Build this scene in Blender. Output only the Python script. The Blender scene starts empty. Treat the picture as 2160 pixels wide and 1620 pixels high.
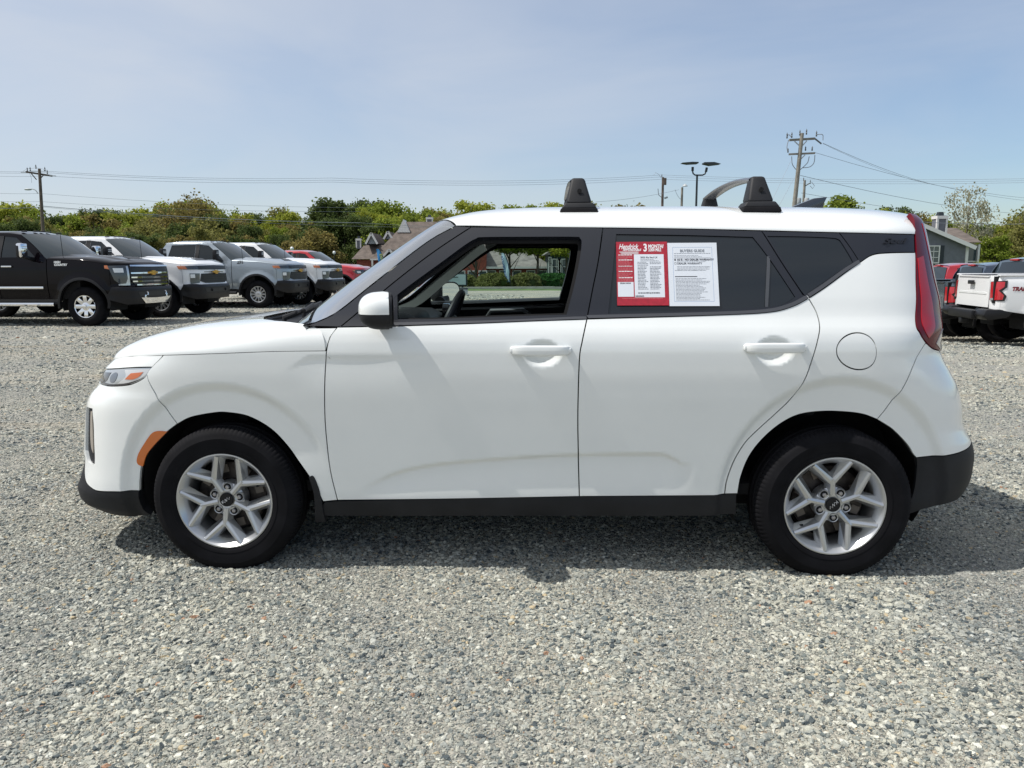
import bpy, bmesh, math, random
import numpy as np
from mathutils import Vector, Matrix
from mathutils.geometry import delaunay_2d_cdt
random.seed(7); RNG=np.random.default_rng(7)
R=math.radians
SC=bpy.context.scene; COL=SC.collection

# ---------------------------------------------------------------- camera
cam_d=bpy.data.cameras.new('camera'); cam=bpy.data.objects.new('camera',cam_d); COL.objects.link(cam)
cam_d.sensor_width=36; cam_d.lens=1622/2160*36; cam_d.clip_start=.05; cam_d.clip_end=3000
PITCH,ROLL=.1543,-.0048
cp,sp=math.cos(PITCH),math.sin(PITCH); cr_,sr_=math.cos(ROLL),math.sin(ROLL)
_r=Vector((1,0,0)); _u=Vector((0,sp,cp)); _f=Vector((0,cp,-sp))
_rr=_r*cr_+_u*sr_; _uu=-_r*sr_+_u*cr_
m=Matrix((_rr,_uu,-_f)).transposed().to_4x4(); m.translation=(0,0,1.3339); cam.matrix_world=m
SC.camera=cam
# ---------------------------------------------------------------- world and sun
SUN_EL,SUN_AZ=R(59),R(180+5.5)      # azimuth of the direction towards the sun, from +X, counter-clockwise
sdir=Vector((math.cos(SUN_EL)*math.cos(SUN_AZ),math.cos(SUN_EL)*math.sin(SUN_AZ),math.sin(SUN_EL)))
w=bpy.data.worlds.new('World'); SC.world=w; w.use_nodes=True; nt=w.node_tree
bg=nt.nodes['Background']; bg.inputs['Strength'].default_value=.12
sky=nt.nodes.new('ShaderNodeTexSky'); sky.sky_type='NISHITA'; sky.sun_disc=False
sky.sun_elevation=SUN_EL; sky.sun_rotation=math.pi/2-SUN_AZ; sky.altitude=200; sky.air_density=1.0; sky.dust_density=.9; sky.ozone_density=3.2
# thin high cloud veil mixed over the clear sky
tc=nt.nodes.new('ShaderNodeTexCoord'); mp=nt.nodes.new('ShaderNodeMapping'); mp.inputs['Scale'].default_value=(1.1,1.4,4.5); mp.inputs['Rotation'].default_value=(0.15,.25,.4)
nz=nt.nodes.new('ShaderNodeTexNoise'); nz.inputs['Scale'].default_value=1.6; nz.inputs['Detail'].default_value=6; nz.inputs['Roughness'].default_value=.52; nz.inputs['Distortion'].default_value=.5
rm=nt.nodes.new('ShaderNodeMapRange'); rm.inputs[1].default_value=.38; rm.inputs[2].default_value=.72; rm.inputs[3].default_value=.42; rm.inputs[4].default_value=.72
mx=nt.nodes.new('ShaderNodeMix'); mx.data_type='RGBA'; mx.inputs[7].default_value=(5.65,5.95,6.45,1)
nt.links.new(tc.outputs['Generated'],mp.inputs['Vector']); nt.links.new(mp.outputs[0],nz.inputs['Vector']); nt.links.new(nz.outputs['Fac'],rm.inputs[0])
dt=nt.nodes.new('ShaderNodeVectorMath'); dt.operation='DOT_PRODUCT'; dt.inputs[1].default_value=sdir; nt.links.new(tc.outputs['Generated'],dt.inputs[0])
vd=nt.nodes.new('ShaderNodeMapRange'); vd.inputs[1].default_value=-.25; vd.inputs[2].default_value=.70; vd.inputs[3].default_value=-.38; vd.inputs[4].default_value=.42; nt.links.new(dt.outputs['Value'],vd.inputs[0])
va=nt.nodes.new('ShaderNodeMath'); va.operation='ADD'; va.use_clamp=True; nt.links.new(rm.outputs[0],va.inputs[0]); nt.links.new(vd.outputs[0],va.inputs[1])
nt.links.new(va.outputs[0],mx.inputs[0]); hs=nt.nodes.new('ShaderNodeHueSaturation'); hs.inputs['Saturation'].default_value=1.10; hs.inputs['Value'].default_value=1.08; nt.links.new(sky.outputs[0],hs.inputs['Color']); nt.links.new(hs.outputs[0],mx.inputs[6]); nt.links.new(mx.outputs[2],bg.inputs['Color'])
sd=bpy.data.lights.new('sun','SUN'); sd.energy=4.8; sd.angle=R(.6); sd.color=(1,.955,.89)
sun=bpy.data.objects.new('sun',sd); COL.objects.link(sun); sun.rotation_mode='QUATERNION'; sun.rotation_quaternion=sdir.to_track_quat('Z','Y'); sun.location=(-20,-5,30)
SC.view_settings.view_transform='Standard'; SC.view_settings.look='None'; SC.view_settings.gamma=1; SC.view_settings.exposure=0; SC.view_settings.use_curve_mapping=False

# ---------------------------------------------------------------- materials
MATS={}
def mat(name,col,rough=.5,metal=0,coat=0,spec=.5,bump=None,var=None,trans=0,emit=None,ior=1.5):
    if name in MATS: return MATS[name]
    m=bpy.data.materials.new(name); m.use_nodes=True; n=m.node_tree; b=n.nodes['Principled BSDF']
    b.inputs['Base Color'].default_value=(*col,1); b.inputs['Roughness'].default_value=rough; b.inputs['Metallic'].default_value=metal
    b.inputs['Coat Weight'].default_value=coat; b.inputs['Coat Roughness'].default_value=.04; b.inputs['Specular IOR Level'].default_value=spec; b.inputs['IOR'].default_value=ior
    if trans: b.inputs['Transmission Weight'].default_value=trans
    if emit: b.inputs['Emission Color'].default_value=(*emit[:3],1); b.inputs['Emission Strength'].default_value=emit[3]
    if bump or var:
        tc=n.nodes.new('ShaderNodeTexCoord')
        nz=n.nodes.new('ShaderNodeTexNoise'); nz.inputs['Scale'].default_value=(bump or var)[0]; nz.inputs['Detail'].default_value=5
        n.links.new(tc.outputs['Object'],nz.inputs['Vector'])
        if bump:
            bp=n.nodes.new('ShaderNodeBump'); bp.inputs['Strength'].default_value=bump[1]; bp.inputs['Distance'].default_value=bump[2]
            n.links.new(nz.outputs['Fac'],bp.inputs['Height']); n.links.new(bp.outputs[0],b.inputs['Normal'])
        if var:
            nz2=n.nodes.new('ShaderNodeTexNoise'); nz2.inputs['Scale'].default_value=var[0]; nz2.inputs['Detail'].default_value=6; n.links.new(tc.outputs['Object'],nz2.inputs['Vector'])
            cr=n.nodes.new('ShaderNodeValToRGB'); cr.color_ramp.elements[0].position=.35; cr.color_ramp.elements[1].position=.68
            cr.color_ramp.elements[0].color=(*[c*var[1] for c in col],1); cr.color_ramp.elements[1].color=(*[min(1,c*var[2]) for c in col],1)
            n.links.new(nz2.outputs['Fac'],cr.inputs['Fac']); n.links.new(cr.outputs[0],b.inputs['Base Color'])
    MATS[name]=m; return m
def glassmat(name,tint,alpha,rough=.0):
    """thin pane: mostly see-through, with a real fresnel reflection"""
    if name in MATS: return MATS[name]
    m=bpy.data.materials.new(name); m.use_nodes=True; n=m.node_tree
    for x in list(n.nodes): n.nodes.remove(x)
    o=n.nodes.new('ShaderNodeOutputMaterial'); tr=n.nodes.new('ShaderNodeBsdfTransparent'); tr.inputs[0].default_value=(*tint,1)
    gl=n.nodes.new('ShaderNodeBsdfGlossy'); gl.inputs['Roughness'].default_value=rough; fr=n.nodes.new('ShaderNodeFresnel'); fr.inputs[0].default_value=1.5
    a=n.nodes.new('ShaderNodeMath'); a.operation='MULTIPLY_ADD'; a.inputs[1].default_value=1.6; a.inputs[2].default_value=alpha; a.use_clamp=True
    mx=n.nodes.new('ShaderNodeMixShader'); n.links.new(fr.outputs[0],a.inputs[0]); n.links.new(a.outputs[0],mx.inputs[0]); n.links.new(tr.outputs[0],mx.inputs[1]); n.links.new(gl.outputs[0],mx.inputs[2]); n.links.new(mx.outputs[0],o.inputs[0])
    MATS[name]=m; return m
M_WHITE=mat('white_paint',(.80,.825,.82),.22,coat=1.0,bump=(900,.03,.0004),var=(2.2,.965,1.01))
M_BLKPL=mat('black_textured_plastic',(.013,.014,.017),.60,spec=.3,bump=(700,.25,.0006),var=(6,.8,1.3))
M_SATIN=mat('satin_black_frame',(.011,.013,.020),.40,coat=.10)
M_GLOSSB=mat('gloss_black_pillar',(.018,.018,.022),.14,coat=1)
M_RUB=mat('tyre_rubber',(.006,.006,.0075),.78,spec=.13,bump=(260,.2,.0006),var=(9,.75,1.5))
M_DARK=mat('dark_void',(.006,.006,.007),.9)
M_INT=mat('interior_charcoal',(.035,.037,.042),.6,bump=(500,.2,.0004))
M_TRIM=mat('interior_grey_trim',(.42,.45,.44),.7,bump=(400,.1,.0004))
M_ALLOY=mat('silver_alloy',(.55,.56,.57),.33,metal=.85,coat=.4,bump=(800,.03,.0003))
M_CHROME=mat('chrome',(.86,.87,.88),.07,metal=1)
M_DISC=mat('brake_steel',(.07,.062,.058),.45,metal=.8,var=(30,.6,1.4))
M_RUST=mat('brake_casting',(.11,.085,.07),.8,var=(40,.5,1.5))
M_PRIV=mat('privacy_glass',(.008,.012,.016),.03,coat=.2,spec=.55)
M_SHIELD=glassmat('windshield_glass',(.66,.78,.78),.48)
M_CLEAR=glassmat('door_glass',(.78,.90,.86),.03)
M_RED=mat('tail_lamp_red',(.24,.008,.016),.15,coat=.35,var=(4,.85,1.15))
M_REDD=mat('tail_lamp_dark_red',(.11,.005,.012),.18,coat=0,spec=.35)
M_REDB=mat('tail_lamp_bright_red',(.40,.012,.02),.2,coat=.3)
M_LENS=mat('clear_lens',(.50,.53,.55),.12,metal=.6,coat=1)
M_AMBER=mat('amber_lens',(.62,.14,.008),.22,coat=1,bump=(160,.3,.002))
M_MIRROR=mat('mirror_glass',(.85,.9,.95),.01,metal=1)
M_PAPER=mat('white_paper',(.66,.70,.76),.55,var=(5,.96,1.03))
M_PRINTR=mat('red_print',(.36,.012,.03),.45,var=(60,.85,1.15))
M_INK=mat('black_ink',(.04,.045,.06),.6)
M_INKG=mat('grey_ink',(.17,.19,.22),.6)
M_INKW=mat('white_ink',(.78,.78,.80),.5)
M_INKP=mat('pale_pink_ink',(.55,.17,.19),.5)
M_BLUEL=mat('pale_blue_line',(.25,.36,.55),.5)
M_INS2=mat('transformer_grey',(.40,.43,.45),.5)
M_WIRE=mat('wire_grey',(.27,.29,.33),.6)
M_STEEL=mat('galvanised_steel',(.42,.44,.45),.45,metal=.6)

# ---------------------------------------------------------------- mesh helpers
class MB:
    def __init__(s): s.v=[]; s.f=[]; s.n=None
    def add(s,vs,fs):
        o=len(s.v); s.v+= [tuple(p) for p in vs]; s.f+=[tuple(i+o for i in f) for f in fs]; return s
    def box(s,c,d,rot=None,taper=1):
        x,y,z=[k/2 for k in d]; vs=[Vector((sx*x*(taper if sz>0 else 1),sy*y*(taper if sz>0 else 1),sz*z)) for sz in(-1,1) for sy in(-1,1) for sx in(-1,1)]
        if rot is not None: vs=[rot@v for v in vs]
        return s.add([v+Vector(c) for v in vs],[(0,2,3,1),(4,5,7,6),(0,1,5,4),(2,6,7,3),(0,4,6,2),(1,3,7,5)])
    def bar(s,a,b,w,h=None,up=(0,0,1)):
        a,b=Vector(a),Vector(b); h=h or w; d=(b-a).normalized(); u=Vector(up)
        if abs(d.dot(u))>.98: u=Vector((1,0,0))
        r=d.cross(u).normalized(); u=r.cross(d)
        vs=[p+r*i*w/2+u*j*h/2 for p in(a,b) for i,j in((-1,-1),(1,-1),(1,1),(-1,1))]
        return s.add(vs,[(3,2,1,0),(4,5,6,7),(0,1,5,4),(1,2,6,5),(2,3,7,6),(3,0,4,7)])
    def tube(s,pts,r,n=8,cap=True):
        pts=[Vector(p) for p in pts]; rs=r if isinstance(r,(list,tuple)) else [r]*len(pts); vs=[];u=None
        for i,p in enumerate(pts):
            d=(pts[min(i+1,len(pts)-1)]-pts[max(i-1,0)]).normalized()
            if u is None: u=d.orthogonal().normalized()
            else: u=(u-d*u.dot(d)).normalized()
            v=d.cross(u)
            for k in range(n): a=2*math.pi*k/n; vs.append(p+(u*math.cos(a)+v*math.sin(a))*rs[i])
        fs=[(i*n+k,i*n+(k+1)%n,(i+1)*n+(k+1)%n,(i+1)*n+k) for i in range(len(pts)-1) for k in range(n)]
        if cap: fs+=[tuple(range(n))[::-1],tuple((len(pts)-1)*n+k for k in range(n))]
        return s.add(vs,fs)
    def grid(s,P,closeu=False,flip=False):
        P=np.asarray(P); a,b=P.shape[:2]; vs=[tuple(map(float,p)) for p in P.reshape(-1,3)]
        fs=[]
        for i in range(a-1+(1 if closeu else 0)):
            for j in range(b-1):
                q=(i*b+j,((i+1)%a)*b+j,((i+1)%a)*b+j+1,i*b+j+1); fs.append(q[::-1] if flip else q)
        return s.add(vs,fs)
    def lathe(s,prof,n=48,axis='y',c=(0,0,0),rfun=None):
        """prof: (radius, position along axis)"""
        P=[]
        for k in range(n):
            a=2*math.pi*k/n; row=[]
            for i,(r,h) in enumerate(prof):
                rr=r if rfun is None else rfun(k,i,r)
                x,z=rr*math.cos(a),rr*math.sin(a)
                row.append({'y':(x+c[0],h+c[1],z+c[2]),'z':(x+c[0],z+c[1],h+c[2]),'x':(h+c[0],x+c[1],z+c[2])}[axis])
            P.append(row)
        return s.grid(P,closeu=True)
    def prism(s,poly,y0,y1,plane='xz',bev=0):
        """extrude a 2-D outline; plane xz (along y), xy (along z), yz (along x)"""
        m={'xz':lambda p,h:(p[0],h,p[1]),'xy':lambda p,h:(p[0],p[1],h),'yz':lambda p,h:(h,p[0],p[1])}[plane]
        n=len(poly); vs=[m(p,y0) for p in poly]+[m(p,y1) for p in poly]
        A=sum(poly[i][0]*poly[(i+1)%n][1]-poly[(i+1)%n][0]*poly[i][1] for i in range(n))
        fs=[tuple(range(n)),tuple(range(2*n-1,n-1,-1))]+[(i,i+n,(i+1)%n+n,(i+1)%n) for i in range(n)]
        return s.add(vs,fs)
    def build(s,name,mt,parent=None,smooth=False,bevel=0,bseg=2,angle=35,fix=True,loc=None,rot=None):
        me=bpy.data.meshes.new(name); me.from_pydata(s.v,[],s.f); me.update()
        mts=mt if isinstance(mt,(list,tuple)) else [mt]
        for x in mts: me.materials.append(x)
        if fix or bevel:
            bm=bmesh.new(); bm.from_mesh(me)
            if fix: bmesh.ops.recalc_face_normals(bm,faces=bm.faces)
            if bevel:
                es=[e for e in bm.edges if len(e.link_faces)==2 and e.calc_face_angle(0)>R(30)]
                bmesh.ops.bevel(bm,geom=es,offset=bevel,segments=bseg,affect='EDGES',profile=.5,clamp_overlap=True)
            bm.to_mesh(me); bm.free()
        if smooth or bevel:
            me.polygons.foreach_set('use_smooth',[True]*len(me.polygons)); me.set_sharp_from_angle(angle=R(angle))
        o=bpy.data.objects.new(name,me); COL.objects.link(o)
        if parent: o.parent=parent
        if loc: o.location=loc
        if rot: o.rotation_euler=rot
        return o
def tag(o,label=None,cat=None,group=None,kind=None):
    if label: o['label']=label
    if cat: o['category']=cat
    if group: o['group']=group
    if kind: o['kind']=kind
    return o
def thing(name,label,cat,loc=(0,0,0),rz=0,group=None):
    o=bpy.data.objects.new(name,None); COL.objects.link(o); o.location=loc; o.rotation_euler=(0,0,rz); o.empty_display_size=.3
    return tag(o,label,cat,group)
def sub(name,parent,loc=(0,0,0),rot=(0,0,0)):
    o=bpy.data.objects.new(name,None); COL.objects.link(o); o.parent=parent; o.location=loc; o.rotation_euler=rot; return o
def kids(o): return [c for c in bpy.data.objects if c.parent==o]
def copy_tree(o,parent=None):
    ch=list(o.children); c=o.copy(); COL.objects.link(c)
    c.parent=parent
    for k in ch: copy_tree(k,c)
    return c
def textmesh(s,size,mt,name,parent=None,M=None,bold=0,align='LEFT',shear=0,sx=1,depth=0):
    cu=bpy.data.curves.new('t','FONT'); cu.body=s; cu.size=size; cu.offset=bold; cu.align_x=align; cu.shear=shear; cu.extrude=depth; cu.resolution_u=3
    t=bpy.data.objects.new('t',cu); COL.objects.link(t)
    dg=bpy.context.evaluated_depsgraph_get(); me=bpy.data.meshes.new_from_object(t.evaluated_get(dg)); bpy.data.objects.remove(t); bpy.data.curves.remove(cu)
    if sx!=1: me.transform(Matrix.Diagonal((sx,1,1,1)))
    if M is not None: me.transform(M)
    me.materials.clear(); me.materials.append(mt); me.name=name
    o=bpy.data.objects.new(name,me); COL.objects.link(o)
    if parent: o.parent=parent
    return o

# sight lines of the camera, for setting far things at their true distance
def RAY(px,py): return _rr*((px-1080)/1622)+_uu*((810-py)/1622)+_f
def loc_of(px,Y,py=540): d=RAY(px,py); return d.x/d.y*Y
def hz(py,Y,px=1080): d=RAY(px,py); return 1.3339+d.z/d.y*Y
def PT(px,py,Y): d=RAY(px,py); return Vector((d.x/d.y*Y,Y,1.3339+d.z/d.y*Y))
# ---------------------------------------------------------------- curves and wrap surface
def cr(pts,n=16,closed=False):
    """Catmull-Rom (centripetal-ish uniform) through pts"""
    P=np.array(pts,float)
    if len(P)<3: 
        return np.array([P[0]+(P[-1]-P[0])*i/n for i in range(n+1)])
    E=np.vstack([2*P[0]-P[1],P,2*P[-1]-P[-2]])
    out=[]
    for i in range(1,len(E)-2):
        p0,p1,p2,p3=E[i-1:i+3]
        for k in range(n):
            t=k/n
            out.append(.5*((2*p1)+(-p0+p2)*t+(2*p0-5*p1+4*p2-p3)*t*t+(-p0+3*p1-3*p2+p3)*t**3))
    out.append(P[-1]); return np.array(out)
def mono(xs,ys):
    """pchip interpolation -> function on arrays"""
    xs=np.array(xs,float);ys=np.array(ys,float);h=np.diff(xs);d=np.diff(ys)/h
    m=np.zeros(len(xs))
    for i in range(1,len(xs)-1):
        if d[i-1]*d[i]>0:
            w1=2*h[i]+h[i-1];w2=h[i]+2*h[i-1];m[i]=(w1+w2)/(w1/d[i-1]+w2/d[i])
    m[0]=d[0];m[-1]=d[-1]
    def f(x):
        x=np.asarray(x,float);xc=np.clip(x,xs[0],xs[-1]);i=np.clip(np.searchsorted(xs,xc)-1,0,len(h)-1)
        t=(xc-xs[i])/h[i]
        return (ys[i]*(2*t**3-3*t**2+1)+h[i]*m[i]*(t**3-2*t**2+t)+ys[i+1]*(-2*t**3+3*t**2)+h[i]*m[i+1]*(t**3-t**2))
    return f
def sst(a,b,x):
    t=np.clip((x-a)/(b-a),0,1);return t*t*(3-2*t)
class Wrap:
    def __init__(s,plan,W,front,rear,fx,rx,feat=None,wref=.9):
        c=cr(plan,24);d=np.hypot(*np.diff(c,axis=0).T);s.t=np.concatenate([[0],np.cumsum(d)]);s.c=c
        s.W=W;s.front=front;s.rear=rear;s.fx=fx;s.rx=rx;s.feat=feat;s.wref=wref;s.T=s.t[-1]
    def S(s,t,z):
        t=np.asarray(t,float);z=np.asarray(z,float)
        x=np.interp(t,s.t,s.c[:,0]);y=np.interp(t,s.t,s.c[:,1])
        x0=x
        yy=y*s.W(z)/s.wref
        x=x+s.front(z)*sst(s.fx[1],s.fx[0],x0)-s.rear(z)*sst(s.rx[0],s.rx[1],x0)
        if s.feat is not None: yy=yy+s.feat(x,z)*sst(.3,.8,y)
        return np.stack([x,-yy,z],-1)
    def N(s,t,z,e=.004):
        a=s.S(np.clip(t+e,0,s.T),z)-s.S(np.clip(t-e,0,s.T),z);b=s.S(t,z+e)-s.S(t,z-e)
        n=np.cross(a,b);n/=np.linalg.norm(n,axis=-1,keepdims=True)+1e-12
        return n
def seg(*paths,n=8):
    """closed outline from consecutive open curves (each smooth, corners where they meet)"""
    out=[]
    for p in paths:
        p=list(p)
        c=cr(p,n) if len(p)>2 else np.array([np.array(p[0])+(np.array(p[-1])-np.array(p[0]))*k for k in np.linspace(0,1,max(2,n))])
        out.append(c)
    P=np.vstack(out); keep=[0]
    for i in range(1,len(P)):
        if np.hypot(*(P[i]-P[keep[-1]]))>.004: keep.append(i)
    P=P[keep]
    if np.hypot(*(P[0]-P[-1]))<.004: P=P[:-1]
    return P
def densify(P,h):
    out=[]
    for i in range(len(P)):
        a,b=P[i],P[(i+1)%len(P)]; k=max(1,int(np.hypot(*(b-a))/h))
        for j in range(k): out.append(a+(b-a)*j/k)
    return np.array(out)
def area(P): return .5*np.sum(P[:,0]*np.roll(P[:,1],-1)-np.roll(P[:,0],-1)*P[:,1])
def offset(P,d):
    if abs(d)<1e-9: return P
    a=np.roll(P,1,0);b=np.roll(P,-1,0); e1=P-a;e2=b-P
    e1/=np.linalg.norm(e1,axis=1,keepdims=True)+1e-12; e2/=np.linalg.norm(e2,axis=1,keepdims=True)+1e-12
    n1=np.stack([-e1[:,1],e1[:,0]],1);n2=np.stack([-e2[:,1],e2[:,0]],1); n=n1+n2; l=np.linalg.norm(n,axis=1,keepdims=True); n/=np.maximum(l,.6)
    return P+n*d*(1 if area(P)>0 else -1)*np.minimum(1.25,2/np.maximum(l,.6))
def inside(pts,P):
    x,y=pts[:,0],pts[:,1]; r=np.zeros(len(pts),bool)
    for i in range(len(P)):
        x1,y1=P[i];x2,y2=P[(i+1)%len(P)]
        if y1==y2: continue
        c=((y1>y)!=(y2>y))&(x<(x2-x1)*(y-y1)/(y2-y1)+x1); r^=c
    return r
def tri_fill(P,holes,res):
    loops=[P]+list(holes); V=[];Eg=[]
    for L in loops:
        o=len(V); V+= [tuple(p) for p in L]; Eg+=[(o+i,o+(i+1)%len(L)) for i in range(len(L))]
    nb=len(V); B=np.array(V)
    x0,z0=P.min(0);x1,z1=P.max(0); xs=np.arange(x0+res*.5,x1,res); zs=np.arange(z0+res*.5,z1,res*.87)
    if len(xs) and len(zs):
        X,Z=np.meshgrid(xs,zs); X=X+(np.arange(len(zs))%2)[:,None]*res*.5; G=np.stack([X.ravel(),Z.ravel()],1)
        k=inside(G,P)
        for h in holes: k&=~inside(G,h)
        G=G[k]; ok=np.ones(len(G),bool)
        for i in range(0,len(B),200):
            d=((G[:,None]-B[None,i:i+200])**2).sum(-1).min(1); ok&=d>(.55*res)**2
        V+=[tuple(p) for p in G[ok]]
    vo,_,fo,_,_,_=delaunay_2d_cdt([Vector(p) for p in V],Eg,[],0,1e-6)
    vo=np.array([tuple(v) for v in vo]); fo=[f for f in fo]
    cen=np.array([vo[list(f)].mean(0) for f in fo]); k=inside(cen,P)
    for h in holes: k&=~inside(cen,h)
    return vo,[f for f,q in zip(fo,k) if q],nb
def panel(name,S,poly,mt,parent,res=.02,holes=(),gap=.0025,depth=.014,off=0.0,far=True,near=True,nrm=None,e=.003,label=None,cross=False,holegap=None):
    """skin panel cut from surface S(t,z) along an outline, with a returned flange all round; near side and its mirror are one object each"""
    P=densify(np.asarray(poly,float),min(res,.02) if res<.03 else res); P0=P; P=offset(P,gap)
    if cross:
        a0=P0[:,0]<1e-6; P[a0,0]=0
        if P0[:,0].max()>2: b0=P0[:,0]>P0[:,0].max()-1e-6; P[b0,0]=P0[b0,0]
    H=[offset(densify(np.asarray(h,float),min(res,.02) if res<.03 else res),-(gap if holegap is None else holegap)) for h in holes]
    vo,fo,nb=tri_fill(P,H,res)
    t,z=vo[:,0],vo[:,1]; pos=S(t,z)
    n=np.cross(S(t+e,z)-S(t-e,z),S(t,z+e)-S(t,z-e)); n/=np.linalg.norm(n,axis=1,keepdims=True)+1e-12
    pos=pos+n*off
    # orient triangles along n
    F=[]
    for f in fo:
        a,b,c=[pos[i] for i in f[:3]]; g=np.cross(b-a,c-a)
        F.append(tuple(f) if np.dot(g,n[f[0]])>0 else tuple(f)[::-1])
    V=[pos]; N=[n]; cnt=len(pos)
    for L in [P]+H:
        lp=S(L[:,0],L[:,1]); ln=np.cross(S(L[:,0]+e,L[:,1])-S(L[:,0]-e,L[:,1]),S(L[:,0],L[:,1]+e)-S(L[:,0],L[:,1]-e)); ln/=np.linalg.norm(ln,axis=1,keepdims=True)+1e-12
        top=lp+ln*off; bot=lp+ln*(off-depth); tg=np.roll(top,-1,0)-np.roll(top,1,0); on=np.cross(tg,ln); on/=np.linalg.norm(on,axis=1,keepdims=True)+1e-12
        ccw=area(L)>0; hole=L is not P
        k=len(L)
        V+=[top,bot]; 
        sgn=1
        # outward = away from the panel material
        mid=len(L)//3; probe=L[mid]+(offset(L,.004)[mid]-L[mid]); 
        dirin=S(np.array([probe[0]]),np.array([probe[1]]))[0]-lp[mid]
        if hole: dirin=-dirin
        if np.dot(on[mid],dirin)>0: on=-on; sgn=-1
        N+=[on,on]
        for i in range(k):
            j=(i+1)%k; q=(cnt+i,cnt+j,cnt+k+j,cnt+k+i)
            a,b,c=top[i],top[j],bot[j]; g=np.cross(b-a,c-a)
            F.append(q if np.dot(g,on[i])>0 else q[::-1])
        cnt+=2*k
    V=np.vstack(V);N=np.vstack(N); out=[]
    sets=[]
    if cross:
        V2=V*[1,-1,1];N2=N*[1,-1,1]; sets.append((np.vstack([V,V2]),np.vstack([N,N2]),F+[tuple(i+len(V) for i in f)[::-1] for f in F]))
    else:
        if near: sets.append((V,N,F))
        if far: sets.append((V*[1,-1,1],N*[1,-1,1],[f[::-1] for f in F]))
    for V_,N_,F_ in sets:
        me=bpy.data.meshes.new(name); me.from_pydata(V_.tolist(),[],F_); me.materials.append(mt)
        me.polygons.foreach_set('use_smooth',[True]*len(me.polygons)); me.normals_split_custom_set_from_vertices(N_.tolist())
        o=bpy.data.objects.new(name,me); COL.objects.link(o); o.parent=parent
        if label: o['label']=label
        out.append(o)
    return out
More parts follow.
